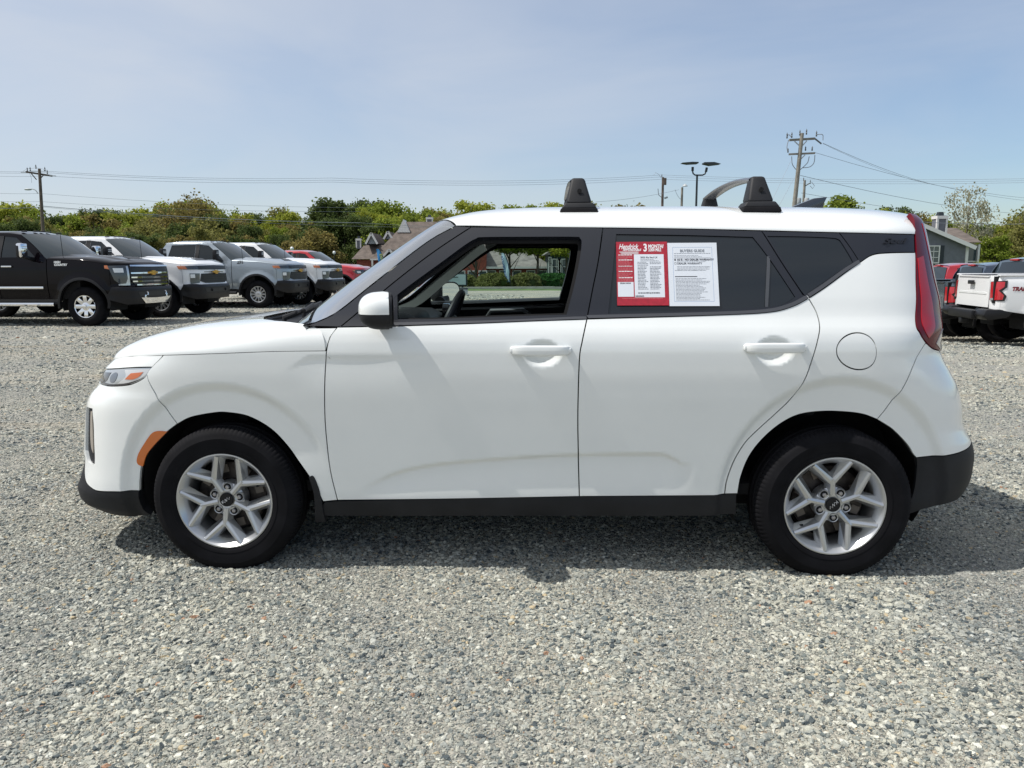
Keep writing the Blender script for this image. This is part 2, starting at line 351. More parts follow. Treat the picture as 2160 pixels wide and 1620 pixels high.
# ================================================================ ground
def gh(x,y):
    """terrain height: level lot, then falling away gently behind it"""
    y=np.asarray(y,float); x=np.asarray(x,float)
    z=-1.95*sst(33,112,y)-.6*sst(112,220,y)+0*x
    z=z+ .5*sst(-60,-200,x)*sst(40,100,y)-.52*sst(3,9,x)*sst(9,20,y)
    return z
def gz(x,y): return float(gh(x,y))
def ground_mat():
    m=bpy.data.materials.new('gravel_ground'); m.use_nodes=True; n=m.node_tree; b=n.nodes['Principled BSDF']; b.inputs['Roughness'].default_value=.92; b.inputs['Specular IOR Level'].default_value=.25
    L=n.links.new; tc=n.nodes.new('ShaderNodeTexCoord')
    def vor(sc,feat='F1'):
        v=n.nodes.new('ShaderNodeTexVoronoi'); v.inputs['Scale'].default_value=sc; v.feature=feat; L(tc.outputs['Object'],v.inputs['Vector']); return v
    def ramp(src,els,interp='LINEAR'):
        r=n.nodes.new('ShaderNodeValToRGB'); r.color_ramp.interpolation=interp
        while len(r.color_ramp.elements)<len(els): r.color_ramp.elements.new(.5)
        for e,(p,c) in zip(r.color_ramp.elements,els): e.position=p; e.color=(*c,1)
        L(src,r.inputs[0]); return r
    def mix(a,b,f,bt='MIX'):
        x=n.nodes.new('ShaderNodeMix'); x.data_type='RGBA'; x.blend_type=bt
        if isinstance(f,float): x.inputs[0].default_value=f
        else: L(f,x.inputs[0])
        L(a,x.inputs[6]); L(b,x.inputs[7]); return x.outputs[2]
    v1=vor(62); sep=n.nodes.new('ShaderNodeSeparateColor'); L(v1.outputs['Color'],sep.inputs[0])
    pal=[(0,(0.093,0.107,0.121)),(0.14,(0.186,0.195,0.191)),(0.34,(0.307,0.302,0.279)),(0.56,(0.391,0.377,0.344)),(0.74,(0.251,0.256,0.251)),(0.88,(0.484,0.474,0.446)),(0.98,(0.335,0.26,0.195))]
    c1=ramp(sep.outputs[0],pal,'CONSTANT')
    v2=vor(25); s2=n.nodes.new('ShaderNodeSeparateColor'); L(v2.outputs['Color'],s2.inputs[0]); c2=ramp(s2.outputs[1],pal,'CONSTANT')
    nz=n.nodes.new('ShaderNodeTexNoise'); nz.inputs['Scale'].default_value=.55; nz.inputs['Detail'].default_value=5; L(tc.outputs['Object'],nz.inputs['Vector'])
    patch=ramp(nz.outputs['Fac'],[(.38,(0,0,0)),(.62,(1,1,1))])
    nf=n.nodes.new('ShaderNodeTexNoise'); nf.inputs['Scale'].default_value=6; nf.inputs['Detail'].default_value=7; L(tc.outputs['Object'],nf.inputs['Vector'])
    big=ramp(nf.outputs['Fac'],[(.42,(0,0,0)),(.60,(.55,.55,.55))])
    col=mix(c1.outputs[0],c2.outputs[0],big.outputs[0])
    fine=ramp(nf.outputs['Fac'],[(.3,(.30,.285,.255)),(.7,(.40,.385,.35))])
    col=mix(col,fine.outputs[0],.30)
    tint=ramp(nz.outputs['Fac'],[(.35,(.84,.85,.83)),(.5,(1.0,.99,.92)),(.66,(1.10,1.05,.93))])
    col=mix(col,tint.outputs[0],1.0,'MULTIPLY')
    # sandy wheel tracks
    nt2=n.nodes.new('ShaderNodeTexNoise'); nt2.inputs['Scale'].default_value=1.0; nt2.inputs['Detail'].default_value=3; mp=n.nodes.new('ShaderNodeMapping'); mp.inputs['Scale'].default_value=(.12,.9,1); mp.inputs['Rotation'].default_value=(0,0,.12); L(tc.outputs['Object'],mp.inputs[0]); L(mp.outputs[0],nt2.inputs['Vector'])
    tr=ramp(nt2.outputs['Fac'],[(.60,(0,0,0)),(.68,(.55,.55,.55))]); sand=n.nodes.new('ShaderNodeRGB'); sand.outputs[0].default_value=(.42,.36,.27,1)
    col=mix(col,sand.outputs[0],tr.outputs[0])
    L(col,b.inputs['Base Color'])
    ve=vor(62); add=n.nodes.new('ShaderNodeMath'); add.operation='MULTIPLY_ADD'; add.inputs[1].default_value=1.2; L(v2.outputs['Distance'],add.inputs[0]); L(v1.outputs['Distance'],add.inputs[2])
    bp=n.nodes.new('ShaderNodeBump'); bp.invert=True; bp.inputs['Strength'].default_value=.9; bp.inputs['Distance'].default_value=.012; L(add.outputs[0],bp.inputs['Height']); L(bp.outputs[0],b.inputs['Normal'])
    return m
ys=np.concatenate([np.linspace(-6,30,19),np.linspace(33,200,40),np.array([230,300,500,900,1600])]); xs=np.concatenate([[-1500,-700,-350],np.linspace(-220,220,45),[350,700,1500]])
X,Y=np.meshgrid(xs,ys,indexing='ij'); G=np.stack([X,Y,gh(X,Y)],-1)
def sheetgrid(name,x0,x1,y0,y1,nx,ny,lift,mt,yfun=None):
    xs=np.linspace(x0,x1,nx); P=[]
    for x in xs:
        a,b=(y0,y1) if yfun is None else yfun(x); yy=np.linspace(a,b,ny); P.append(np.stack([np.full(ny,x),yy,gh(x,yy)+lift],-1))
    return MB().grid(np.array(P)).build(name,mt,smooth=True,angle=60)
M_GR=mat('grass_blades_soil',(.075,.13,.025),.9,var=(1.5,.55,1.4),bump=(30,.4,.03))
M_EARTH=mat('woodland_floor',(.055,.060,.030),.95,var=(.3,.6,1.5))
g=MB().grid(G).build('ground',M_EARTH,smooth=True,angle=60); tag(g,'wooded earth running to the horizon beyond the lot','ground',kind='structure')
GM=ground_mat()
lot=sheetgrid('gravel_lot',-70,70,-5,41,71,60,.02,GM); tag(lot,'grey crushed stone parking lot','ground',kind='structure')
M_ASPH=mat('road_asphalt',(.13,.13,.135),.85,var=(.8,.85,1.15))
def road_y(x): return (47+.03*x,57+.03*x)
rd=sheetgrid('road',-90,90,0,0,60,6,.03,M_ASPH,road_y); tag(rd,'pale grey road crossing behind the lot','road',kind='structure')
lw=sheetgrid('lawn_strip',-90,90,0,0,60,16,.026,M_GR,lambda x:(41,80)); tag(lw,'mown green lawn in front of the brick office','lawn',kind='structure')
mbk=MB(); 
for x in np.linspace(-90,87,60):
    for yo,dy in ((47+.03*x,-.15),(57+.03*x,.15)):
        z=gz(x,yo); mbk.bar((x,yo+dy/2,z+.06),(x+3,yo+.09+dy/2,gz(x+3,yo+.09)+.06),.16,.16)
kb=mbk.build('kerb',mat('kerb_concrete',(.42,.41,.38),.85,var=(3,.85,1.1))); tag(kb,'pale concrete kerbs along the far road','kerb',kind='structure')
# gravel: loose stones scattered with geometry nodes
def gravel():
    pm=bpy.data.meshes.new('gravel')
    strips=[(1.55,2.35,2.6),(2.35,3.1,3.2),(3.1,4.0,4.0),(4.0,5.6,5.0),(5.6,8.5,7.5),(8.5,13,11),(13,20,16),(20,34,24)]
    dens=[28000,26000,20000,11000,4200,1300,420,130]; sc=[.86,.87,.9,1.0,1.3,1.75,2.5,3.8]
    V=[];F=[];D=[];Sx=[]
    for (a,b,hw),d,s in zip(strips,dens,sc):
        n=len(V); K=10
        for iy in range(3+1):
            for ix in range(K+1):
                xx=-hw+2*hw*ix/K; yy=a+(b-a)*iy/3; V.append((xx,yy,gz(xx,yy)+.021))
        for iy in range(3):
            for ix in range(K): q=n+iy*(K+1)+ix; F.append((q,q+1,q+K+2,q+K+1)); D.append(d);Sx.append(s)
    pm.from_pydata(V,[],F); at=pm.attributes.new('dens','FLOAT','FACE'); at.data.foreach_set('value',[float(d) for d in D]); at=pm.attributes.new('sc','FLOAT','FACE'); at.data.foreach_set('value',[float(d) for d in Sx])
    o=bpy.data.objects.new('gravel',pm); COL.objects.link(o); tag(o,'loose grey and tan crushed stones covering the lot','gravel',kind='stuff')
    sm=bpy.data.materials.new('stone'); sm.use_nodes=True; n=sm.node_tree; b=n.nodes['Principled BSDF']; b.inputs['Roughness'].default_value=.85; b.inputs['Specular IOR Level'].default_value=.3
    oi=n.nodes.new('ShaderNodeObjectInfo'); r=n.nodes.new('ShaderNodeValToRGB'); r.color_ramp.interpolation='CONSTANT'
    pal=[(0,(.070,.085,.095)),(.09,(.13,.15,.155)),(.20,(.215,.228,.22)),(.34,(.345,.345,.315)),(.56,(.425,.42,.375)),(.76,(.30,.31,.295)),(.87,(.49,.485,.445)),(.945,(.58,.575,.53)),(.972,(.43,.355,.245)),(.994,(.33,.20,.14))]
    while len(r.color_ramp.elements)<len(pal): r.color_ramp.elements.new(.5)
    for e,(p,c) in zip(r.color_ramp.elements,pal): e.position=p; e.color=(*c,1)
    n.links.new(oi.outputs['Random'],r.inputs[0]); tc=n.nodes.new('ShaderNodeTexCoord'); nz=n.nodes.new('ShaderNodeTexNoise'); nz.inputs['Scale'].default_value=3.2; nz.inputs['Detail'].default_value=8; nz.inputs['Roughness'].default_value=.75
    n.links.new(tc.outputs['Object'],nz.inputs['Vector']); mr=n.nodes.new('ShaderNodeMapRange'); mr.inputs[1].default_value=.3; mr.inputs[2].default_value=.7; mr.inputs[3].default_value=.50; mr.inputs[4].default_value=1.45; n.links.new(nz.outputs['Fac'],mr.inputs[0])
    mx=n.nodes.new('ShaderNodeMix'); mx.data_type='RGBA'; mx.blend_type='MULTIPLY'; mx.inputs[0].default_value=1; n.links.new(r.outputs[0],mx.inputs[6]); n.links.new(mr.outputs[0],mx.inputs[7]); 
    nl=n.nodes.new('ShaderNodeTexNoise'); nl.inputs['Scale'].default_value=1.3; nl.inputs['Detail'].default_value=5; nl.inputs['Roughness'].default_value=.65; n.links.new(oi.outputs['Location'],nl.inputs['Vector'])
    rr=n.nodes.new('ShaderNodeValToRGB'); rr.color_ramp.elements[0].position=.36; rr.color_ramp.elements[0].color=(.76,.79,.80,1); rr.color_ramp.elements[1].position=.66; rr.color_ramp.elements[1].color=(1.09,1.08,1.0,1); e=rr.color_ramp.elements.new(.5); e.color=(1.0,1.01,.965,1)
    n.links.new(nl.outputs['Fac'],rr.inputs[0]); m3=n.nodes.new('ShaderNodeMix'); m3.data_type='RGBA'; m3.blend_type='MULTIPLY'; m3.inputs[0].default_value=1; n.links.new(mx.outputs[2],m3.inputs[6]); n.links.new(rr.outputs[0],m3.inputs[7]); 
    mt=n.nodes.new('ShaderNodeMapping'); mt.inputs['Scale'].default_value=(.12,.9,1); mt.inputs['Rotation'].default_value=(0,0,.12); n.links.new(oi.outputs['Location'],mt.inputs[0]); tn=n.nodes.new('ShaderNodeTexNoise'); tn.inputs['Scale'].default_value=1.0; tn.inputs['Detail'].default_value=3; n.links.new(mt.outputs[0],tn.inputs['Vector'])
    tr2=n.nodes.new('ShaderNodeMapRange'); tr2.inputs[1].default_value=.58; tr2.inputs[2].default_value=.68; tr2.inputs[3].default_value=0; tr2.inputs[4].default_value=.6; n.links.new(tn.outputs['Fac'],tr2.inputs[0])
    m4=n.nodes.new('ShaderNodeMix'); m4.data_type='RGBA'; m4.inputs[7].default_value=(.40,.345,.25,1); n.links.new(tr2.outputs[0],m4.inputs[0]); n.links.new(m3.outputs[2],m4.inputs[6]); n.links.new(m4.outputs[2],b.inputs['Base Color'])
    gt=bpy.data.node_groups.new('scatter','GeometryNodeTree'); gt.interface.new_socket('Geometry',in_out='INPUT',socket_type='NodeSocketGeometry'); gt.interface.new_socket('Geometry',in_out='OUTPUT',socket_type='NodeSocketGeometry')
    N=gt.nodes.new; L=gt.links.new; gi=N('NodeGroupInput'); go=N('NodeGroupOutput')
    def attr(nm):
        a=N('GeometryNodeInputNamedAttribute'); a.data_type='FLOAT'; a.inputs['Name'].default_value=nm; return a.outputs['Attribute']
    dp=N('GeometryNodeDistributePointsOnFaces'); L(gi.outputs[0],dp.inputs['Mesh']); 
    # density broken up by a patch noise
    pn=N('ShaderNodeTexNoise'); pn.inputs['Scale'].default_value=1.1; pn.inputs['Detail'].default_value=3
    mr2=N('ShaderNodeMapRange'); mr2.inputs[1].default_value=.35; mr2.inputs[2].default_value=.65; mr2.inputs[3].default_value=.62; mr2.inputs[4].default_value=1.30
    L(pn.outputs[0],mr2.inputs[0]); mu=N('ShaderNodeMath'); mu.operation='MULTIPLY'; L(attr('dens'),mu.inputs[0]); mu.inputs[1].default_value=1.0
    L(mu.outputs[0],dp.inputs['Density'])
    st=N('GeometryNodeStoreNamedAttribute'); 
    gi2=N('GeometryNodeJoinGeometry'); insts=[]
    for k in range(7):
        ic=N('GeometryNodeMeshIcoSphere'); ic.inputs['Radius'].default_value=1; ic.inputs['Subdivisions'].default_value=2
        sp=N('GeometryNodeSetPosition'); nz=N('ShaderNodeTexNoise'); nz.noise_dimensions='4D'; nz.inputs['W'].default_value=k*3.7; nz.inputs['Scale'].default_value=.75; nz.inputs['Detail'].default_value=2
        vm=N('ShaderNodeVectorMath'); vm.operation='SUBTRACT'; vm.inputs[1].default_value=(.5,.5,.5); L(nz.outputs['Color'],vm.inputs[0]); vs=N('ShaderNodeVectorMath'); vs.operation='SCALE'; vs.inputs['Scale'].default_value=2.6; L(vm.outputs[0],vs.inputs[0]); L(vs.outputs[0],sp.inputs['Offset'])
        L(ic.outputs['Mesh'],sp.inputs['Geometry']); smt=N('GeometryNodeSetMaterial'); smt.inputs['Material'].default_value=sm; L(sp.outputs[0],smt.inputs['Geometry'])
        g2=N('GeometryNodeGeometryToInstance'); L(smt.outputs[0],g2.inputs[0]); insts.append(g2)
    for g2 in reversed(insts): L(g2.outputs[0],gi2.inputs[0])
    ip=N('GeometryNodeInstanceOnPoints'); L(dp.outputs['Points'],ip.inputs['Points']); L(gi2.outputs[0],ip.inputs['Instance']); ip.inputs['Pick Instance'].default_value=True
    rv_=N('FunctionNodeRandomValue'); rv_.data_type='FLOAT_VECTOR'; rv_.inputs[0].default_value=(-.35,-.35,0); rv_.inputs[1].default_value=(.35,.35,6.283); L(rv_.outputs[0],ip.inputs['Rotation'])
    rs=N('FunctionNodeRandomValue'); rs.data_type='FLOAT'; rs.inputs[2].default_value=0; rs.inputs[3].default_value=1; rs.inputs['Seed'].default_value=5
    pw=N('ShaderNodeMath'); pw.operation='POWER'; pw.inputs[1].default_value=8; L(rs.outputs[1],pw.inputs[0])
    ma=N('ShaderNodeMath'); ma.operation='MULTIPLY_ADD'; ma.inputs[1].default_value=.0105; ma.inputs[2].default_value=.0026; L(pw.outputs[0],ma.inputs[0])
    # scale stored per face travels with the points
    ms=N('ShaderNodeMath'); ms.operation='MULTIPLY'; L(ma.outputs[0],ms.inputs[0]); L(attr('sc'),ms.inputs[1])
    mp2=N('ShaderNodeMath'); mp2.operation='MULTIPLY'; L(ms.outputs[0],mp2.inputs[0]); L(mr2.outputs[0],mp2.inputs[1])
    rz_=N('FunctionNodeRandomValue'); rz_.data_type='FLOAT_VECTOR'; rz_.inputs[0].default_value=(.8,.6,.38); rz_.inputs[1].default_value=(1.35,1.05,.75); rz_.inputs['Seed'].default_value=9
    vsc=N('ShaderNodeVectorMath'); vsc.operation='SCALE'; L(rz_.outputs[0],vsc.inputs[0]); L(mp2.outputs[0],vsc.inputs['Scale']); L(vsc.outputs[0],ip.inputs['Scale'])
    L(ip.outputs[0],go.inputs[0]); md=o.modifiers.new('scatter','NODES'); md.node_group=gt
    return o
gravel()
# ================================================================ the white hatchback
CAR=thing('hatchback_car','white compact hatchback filling the foreground, front window rolled down','car',(-1.2097,4.0951,0),-.0431)
PLAN=[(-.85,0),(-.845,.28),(-.82,.50),(-.75,.68),(-.61,.795),(-.41,.853),(-.15,.88),(.2,.892),(.7,.899),(1.3,.9),(2.0,.9),(2.5,.895),(2.85,.883),(3.08,.845),(3.22,.765),(3.30,.62),(3.345,.35),(3.36,0)]
CW=mono([.1,.18,.25,.33,.42,.52,.62,.72,.80,.90,.97,1.01,1.045,1.07,1.095,1.12,1.2,1.35,1.48,1.54,1.62],
       [.76,.80,.84,.864,.871,.878,.885,.8925,.8985,.9035,.9025,.8985,.890,.880,.867,.855,.828,.770,.708,.672,.60])
FR=mono([.1,.2,.25,.3,.36,.46,.6,.71,.76,.80,.86,.91,.95,1.0,1.2],[.06,.013,-.047,-.049,-.03,0,.026,.048,.075,.114,.142,.192,.247,.3,.7])
RE=mono([.1,.2,.33,.41,.48,.56,.60,.64,.72,.8,.86,.92,.965,1.0,1.06,1.14,1.27,1.41,1.48,1.51,1.6],[.3,.175,.031,.005,.003,.023,.048,.07,.083,.11,.145,.182,.2,.203,.196,.196,.212,.228,.236,.241,.36])
_crz=mono([.55,.61,.75,.883,1.1,1.527,1.863,1.93,1.96],[.36,.384,.45,.483,.508,.536,.542,.52,.50])
def cfeat(x,z):
    r1=np.hypot(x/.505,(z-.33)/.522); a1=np.arctan2(z-.33,x)
    g1=sst(1.0,.90,r1)*sst(.15,1.25,a1+0*x); g1=np.where(a1<-1.0,sst(1.0,.90,r1),g1)
    r2=np.hypot((x-2.6)/.50,(z-.33)/.555); a2=np.arctan2(z-.33,x-2.6)
    g2=sst(1.0,.90,r2)*np.where(np.abs(a2)<.2,sst(-.3,.2,a2),1)
    d=-.023*g1-.024*g2
    # soft scoop that ends on the rising door crease
    zc=_crz(x); k=sst(.58,.8,x)*sst(2.02,1.9,x)
    d=d-.0125*k*sst(zc+.013,zc-.009,z)*(1-1.05*sst(zc-.012,.33,z))
    zu=.955-.05*sst(.42,.30,x); d=d-.0048*sst(.28,.46,x)*sst(1.0,.6,x)*sst(zu+.014,zu-.012,z)*sst(.80,.93,z)
    for hx_,hz_ in ((1.375,.985),(2.315,.995)):
        rr=((x-hx_)/.082)**2+((z-hz_+.012)/.060)**2
        d=d-.020*sst(1,.15,rr)
    return d
WR=Wrap(PLAN,CW,FR,RE,(-.75,.1),(2.5,3.25),cfeat)
WR0=Wrap(PLAN,CW,FR,RE,(-.75,.1),(2.5,3.25),None)
S=WR.S; T=WR.T
belt=[(2.0204,1.0793),(2.138,1.0812),(2.2572,1.083),(2.5923,1.0939),(2.8275,1.1029),(3.0577,1.1101)]
belt2=[(3.0577,1.1101),(3.5623,1.1244),(3.7922,1.1351),(3.8926,1.1575),(3.9631,1.1913)]
belt3=[(3.9631,1.1913),(4.1237,1.2858),(4.2463,1.3392),(4.3352,1.366),(4.4563,1.3735),(4.6679,1.3759)]
roofe=[(2.5045,1.4988),(2.5698,1.4943),(2.7846,1.4917),(3.0262,1.4901),(3.1263,1.4863),(3.4843,1.4799),(3.7914,1.4698),(4.1286,1.4599),(4.6931,1.4527)]
tail_in=[(4.76,1.545),(4.7179,1.5018),(4.6804,1.4005),(4.621,1.2437),(4.574,1.0931),(4.5961,1.0475),(4.6489,1.0072),(4.7068,0.9807),(4.7763,0.9675)]
apil=[(2.5042,1.4982),(2.3827,1.4281),(2.1625,1.2557),(2.0368,1.1549),(1.9737,1.1173),(1.886,1.0833)]
win=[(2.253,1.1139),(2.2534,1.1859),(2.2611,1.2048),(2.3252,1.2552),(2.4517,1.347),(2.5469,1.4173),(2.5918,1.4431),(2.6244,1.4494),(2.8071,1.4496),(3.0084,1.4483),(3.031,1.4423),(3.0391,1.4241),(3.0299,1.3537),(3.0067,1.2464),(2.9744,1.1281)]
winb=[(2.9744,1.1281),(2.6823,1.12),(2.4268,1.1115),(2.253,1.1105)]
bsu=[(3.1298,1.4863),(3.107,1.3444),(3.082,1.2285),(3.0577,1.1101)]
bsl=[(3.0577,1.1101),(3.0375,1.0215),(3.0263,0.9441),(3.0224,0.7257),(3.0266,0.5404),(3.0329,0.3556)]
rwin=[(3.1846,1.4583),(3.4685,1.4525),(3.7539,1.4428)],[(3.7539,1.4428),(3.8129,1.3565),(3.9099,1.1968)],[(3.9099,1.1968),(3.8626,1.1689),(3.7933,1.1563),(3.4863,1.1419),(3.1454,1.1313)],[(3.1454,1.1313),(3.1648,1.2898),(3.1846,1.4583)]
rdru=[(3.7917,1.4703),(3.8653,1.333),(3.9411,1.2065)]
qwin=[(3.8128,1.4464),(3.9686,1.4431),(4.0949,1.4369),(4.1292,1.4289),(4.1466,1.4054),(4.1885,1.3432),(4.1841,1.3316),(4.0754,1.2821),(3.9566,1.2088),(3.938,1.2179),(3.8802,1.3252)]
dspl=[(4.1297,1.4599),(4.1847,1.3975),(4.2353,1.3345)]
rspl=[(3.953,1.2029),(3.9602,1.1953),(3.9913,1.1345),(3.9992,1.0822),(3.9863,1.0224),(3.9622,0.9324),(3.941,0.8645),(3.8999,0.7838),(3.8368,0.714),(3.7752,0.6513),(3.7245,0.5939),(3.6826,0.5149),(3.6565,0.4284),(3.6502,0.3649)]
fspl=[(2.0214,1.0793),(1.9942,1.0404),(1.9791,0.9825),(1.9685,0.8871),(1.9586,0.7372),(1.9576,0.6221),(1.9658,0.4648),(1.989,0.3284)]
hoodl=[(0.605,0.9068),(0.8308,0.9456),(1.1002,0.9608),(1.5138,0.9719),(1.7481,0.9807),(1.9754,0.984)]
ffr=[(1.1082,0.9609),(1.0863,0.9117),(1.0825,0.8798),(1.1351,0.8202),(1.2079,0.7528),(1.2828,0.6613)]
hl_t=[(0.6328,0.8692),(0.9137,0.8997),(1.0898,0.9088)]
hl_b=[(1.0898,0.9088),(1.0911,0.8838),(1.0726,0.8605),(1.023,0.8382),(0.9678,0.8253),(0.8346,0.8135),(0.70,0.8134)]
farch=[(1.1026,0.345),(1.0987,0.4065),(1.1028,0.4599),(1.13,0.522),(1.1752,0.5678),(1.2291,0.6193),(1.2826,0.6573),(1.3523,0.6897),(1.4613,0.7105),(1.5256,0.7127),(1.6173,0.6966),(1.7122,0.6433),(1.7826,0.5698),(1.8305,0.4992),(1.8716,0.4357),(1.8988,0.3839),(1.925,0.3209)]
bbot=[(1.0985,0.3448),(1.0093,0.3412),(0.905,0.3344),(0.8538,0.3425),(0.8001,0.3633),(0.7618,0.4113),(.742,.47)]
rarch=[(3.7052,0.3659),(3.7142,0.4428),(3.7423,0.53),(3.7911,0.6051),(3.8602,0.6722),(3.9373,0.7141),(4.0369,0.7279),(4.1445,0.7244),(4.2212,0.7139),(4.2853,0.6927),(4.3682,0.6463),(4.4138,0.5962),(4.4387,0.5423),(4.4516,0.524)]
rbb=[(4.4516,0.524),(4.5518,0.5307),(4.674,0.5419),(4.80,.565),(4.85,.62),(4.95,.65),(T,.655)]
rbs=[(4.6489,1.0072),(4.419,0.8282),(4.2853,0.6927)]
rv=lambda L:list(L)[::-1]
FINE=.0125
# --- white skin
panel('front_fender',S,seg([ffr[0],hoodl[3],hoodl[4],hoodl[5]],[(1.9754,.984),(1.979,.982)],fspl[2:],[fspl[-1],farch[-1]],rv(farch[6:]),rv(ffr)),M_WHITE,CAR,FINE)
panel('front_door',S,seg(rv(fspl),belt,bsl,[bsl[-1],(2.5009,.3401),fspl[-1]]),M_WHITE,CAR,FINE)
panel('rear_door',S,seg(belt2,[belt2[-1],rspl[0]],rspl,[rspl[-1],(3.0329,.3556)],rv(bsl)),M_WHITE,CAR,FINE)
panel('hood_corner',WR0.S,np.array([(1.78,.984),(1.9754,.986),(1.992,1.04),(2.018,1.0785),(1.90,1.078),(1.82,1.04)]),M_WHITE,CAR,.02,off=-.005)
fc=(4.180,.980); fuel=np.array([(fc[0]+.1125*math.cos(a)-.006*math.sin(a),fc[1]+.0745*math.sin(a)) for a in np.linspace(0,2*math.pi,56,endpoint=False)])
panel('quarter_panel',S,seg(belt3,[belt3[-1],(4.664,1.36)],[(4.664,1.36)]+tail_in[3:7],rbs,rv(rarch[:10]),[rarch[0],rspl[-1]],rv(rspl),[rspl[0],belt3[0]]),M_WHITE,CAR,FINE,holes=[fuel])
panel('fuel_door',S,fuel,M_WHITE,CAR,.02,far=False,gap=.003)
panel('rear_bumper',S,seg([rbs[0],tail_in[-2],tail_in[-1]],[tail_in[-1],(4.93,.96),(5.0,.80),(5.1,.70),(T,.69)],[(T,.69),(T,.655)],rv(rbb),rv(rarch[9:]),rv(rbs)),M_WHITE,CAR,.016)
curt=[(0.7035,0.7017),(0.7961,0.7045),(0.8179,0.644),(0.8326,0.5479),(0.8449,0.4626),(0.8306,0.4506),(0.7833,0.4615),(0.7371,0.5081)]
curtP=seg(curt[:2],curt[1:6],curt[5:8],[curt[7],curt[0]])
bump=seg([(0,.80),(.45,.80),(.60,.812),(.70,.8134)],rv(hl_b)[0:],[hl_b[1],ffr[2]],ffr[2:],rv(farch[:7]),bbot,[bbot[-1],(.735,.52),(.70,.60),(.66,.66)],[(.66,.66),(.5,.70),(0,.70)],[(0,.70),(0,.80)])
panel('front_bumper',S,seg([(0,.80),(.45,.80),(.60,.812),(.70,.8134)],rv(hl_b[1:]),[hl_b[1],ffr[2]],ffr[2:],rv(farch[:7]),bbot,[bbot[-1],(.69,.49),(.64,.56),(.60,.66)],[(.60,.66),(.5,.70),(0,.70)],[(0,.70),(0,.80)]),M_WHITE,CAR,.016,holes=[curtP])
panel('headlight_cap',S,seg([(0,.908),(.3,.907),(.605,.9068)],hoodl[:3],[hoodl[2],ffr[1]],[(1.0863,.9117),hl_t[2]],rv(hl_t),[(.6328,.8692),(.3,.864),(0,.862)],[(0,.862),(0,.908)]),M_WHITE,CAR,.016)
panel('slim_grille',S,seg([(0,.862),(.3,.864),(.6328,.8692)],[(.6328,.8692),(.66,.84),(.70,.8134)],[(.70,.8134),(.6,.812),(.45,.80),(0,.80)],[(0,.80),(0,.862)]),M_GLOSSB,CAR,.03,off=-.008)
panel('lower_grille',S,seg([(0,.70),(.5,.70),(.60,.66)],[(.60,.66),(.64,.56),(.69,.49),(.742,.47)],[(.742,.47),(.70,.36),(.6,.32),(0,.31)],[(0,.31),(0,.70)]),M_BLKPL,CAR,.03,off=-.02)
# --- lamps
HL=panel('headlight',S,seg(hl_t,hl_b,[hl_b[-1],hl_t[0]]),M_LENS,CAR,.012,off=-.004,gap=.002)
for o_,sg in zip(HL,(1,-1)):
    def hp(name,P,mt,off): 
        q=panel(name,S,P,mt,o_,.012,off=off,near=sg>0,far=sg<0,gap=0,depth=.004)
    hp('lamp_bezel',seg([(.66,.862),(.80,.872)],[(.80,.872),(.79,.835),(.74,.817)],[(.74,.817),(.69,.826),(.66,.862)]),M_GLOSSB,-.0030)
    hp('lamp_trim',seg([(.90,.890),(1.075,.901)],[(1.075,.901),(1.07,.872),(1.02,.846),(.96,.833),(.90,.829)],[(.90,.829),(.94,.862),(.90,.890)]),mat('lamp_reflector',(.62,.63,.64),.25,metal=.3,coat=1),-.0026)
    hp('turn_signal',seg([(.965,.878),(1.045,.886)],[(1.045,.886),(1.035,.866),(1.0,.852),(.945,.850)],[(.945,.850),(.965,.878)]),mat('orange_lens',(.55,.13,.03),.2,coat=1),-.0012)
    hp('projector_lens',[(.845+.030*math.cos(a),.852+.024*math.sin(a)) for a in np.linspace(0,6.28,20,endpoint=False)],mat('projector',(.10,.12,.15),.05,coat=1),-.0026)
    hp('lens_rim',seg([(.66,.830),(.72,.8145),(.8346,.815)],[(.8346,.815),(.9678,.8265),(1.07,.862)],[(1.07,.862),(.96,.834),(.83,.823),(.66,.830)]),M_GLOSSB,-.0010)
panel('side_marker',S,seg([(1.1116,0.4603),(1.088,0.4677),(1.080,0.4877),(1.093,0.5268),(1.1397,0.5938),(1.1623,0.6168),(1.1905,0.6254),(1.2385,0.6235)],[(1.2335,0.6225),(1.1752,0.5678),(1.1298,0.5139),(1.1116,.4603)]),M_AMBER,CAR,.012,off=.004,gap=0,depth=.006)
panel('air_curtain',S,curtP,M_BLKPL,CAR,.02,off=-.012,gap=0)
panel('curtain_fin',S,seg([(.765,.69),(.785,.69)],[(.785,.69),(.797,.62),(.812,.54),(.815,.50)],[(.815,.50),(.79,.53),(.772,.60),(.765,.69)]),mat('bronze_fin',(.32,.29,.25),.5),CAR,.02,off=-.006,gap=0,depth=.006)
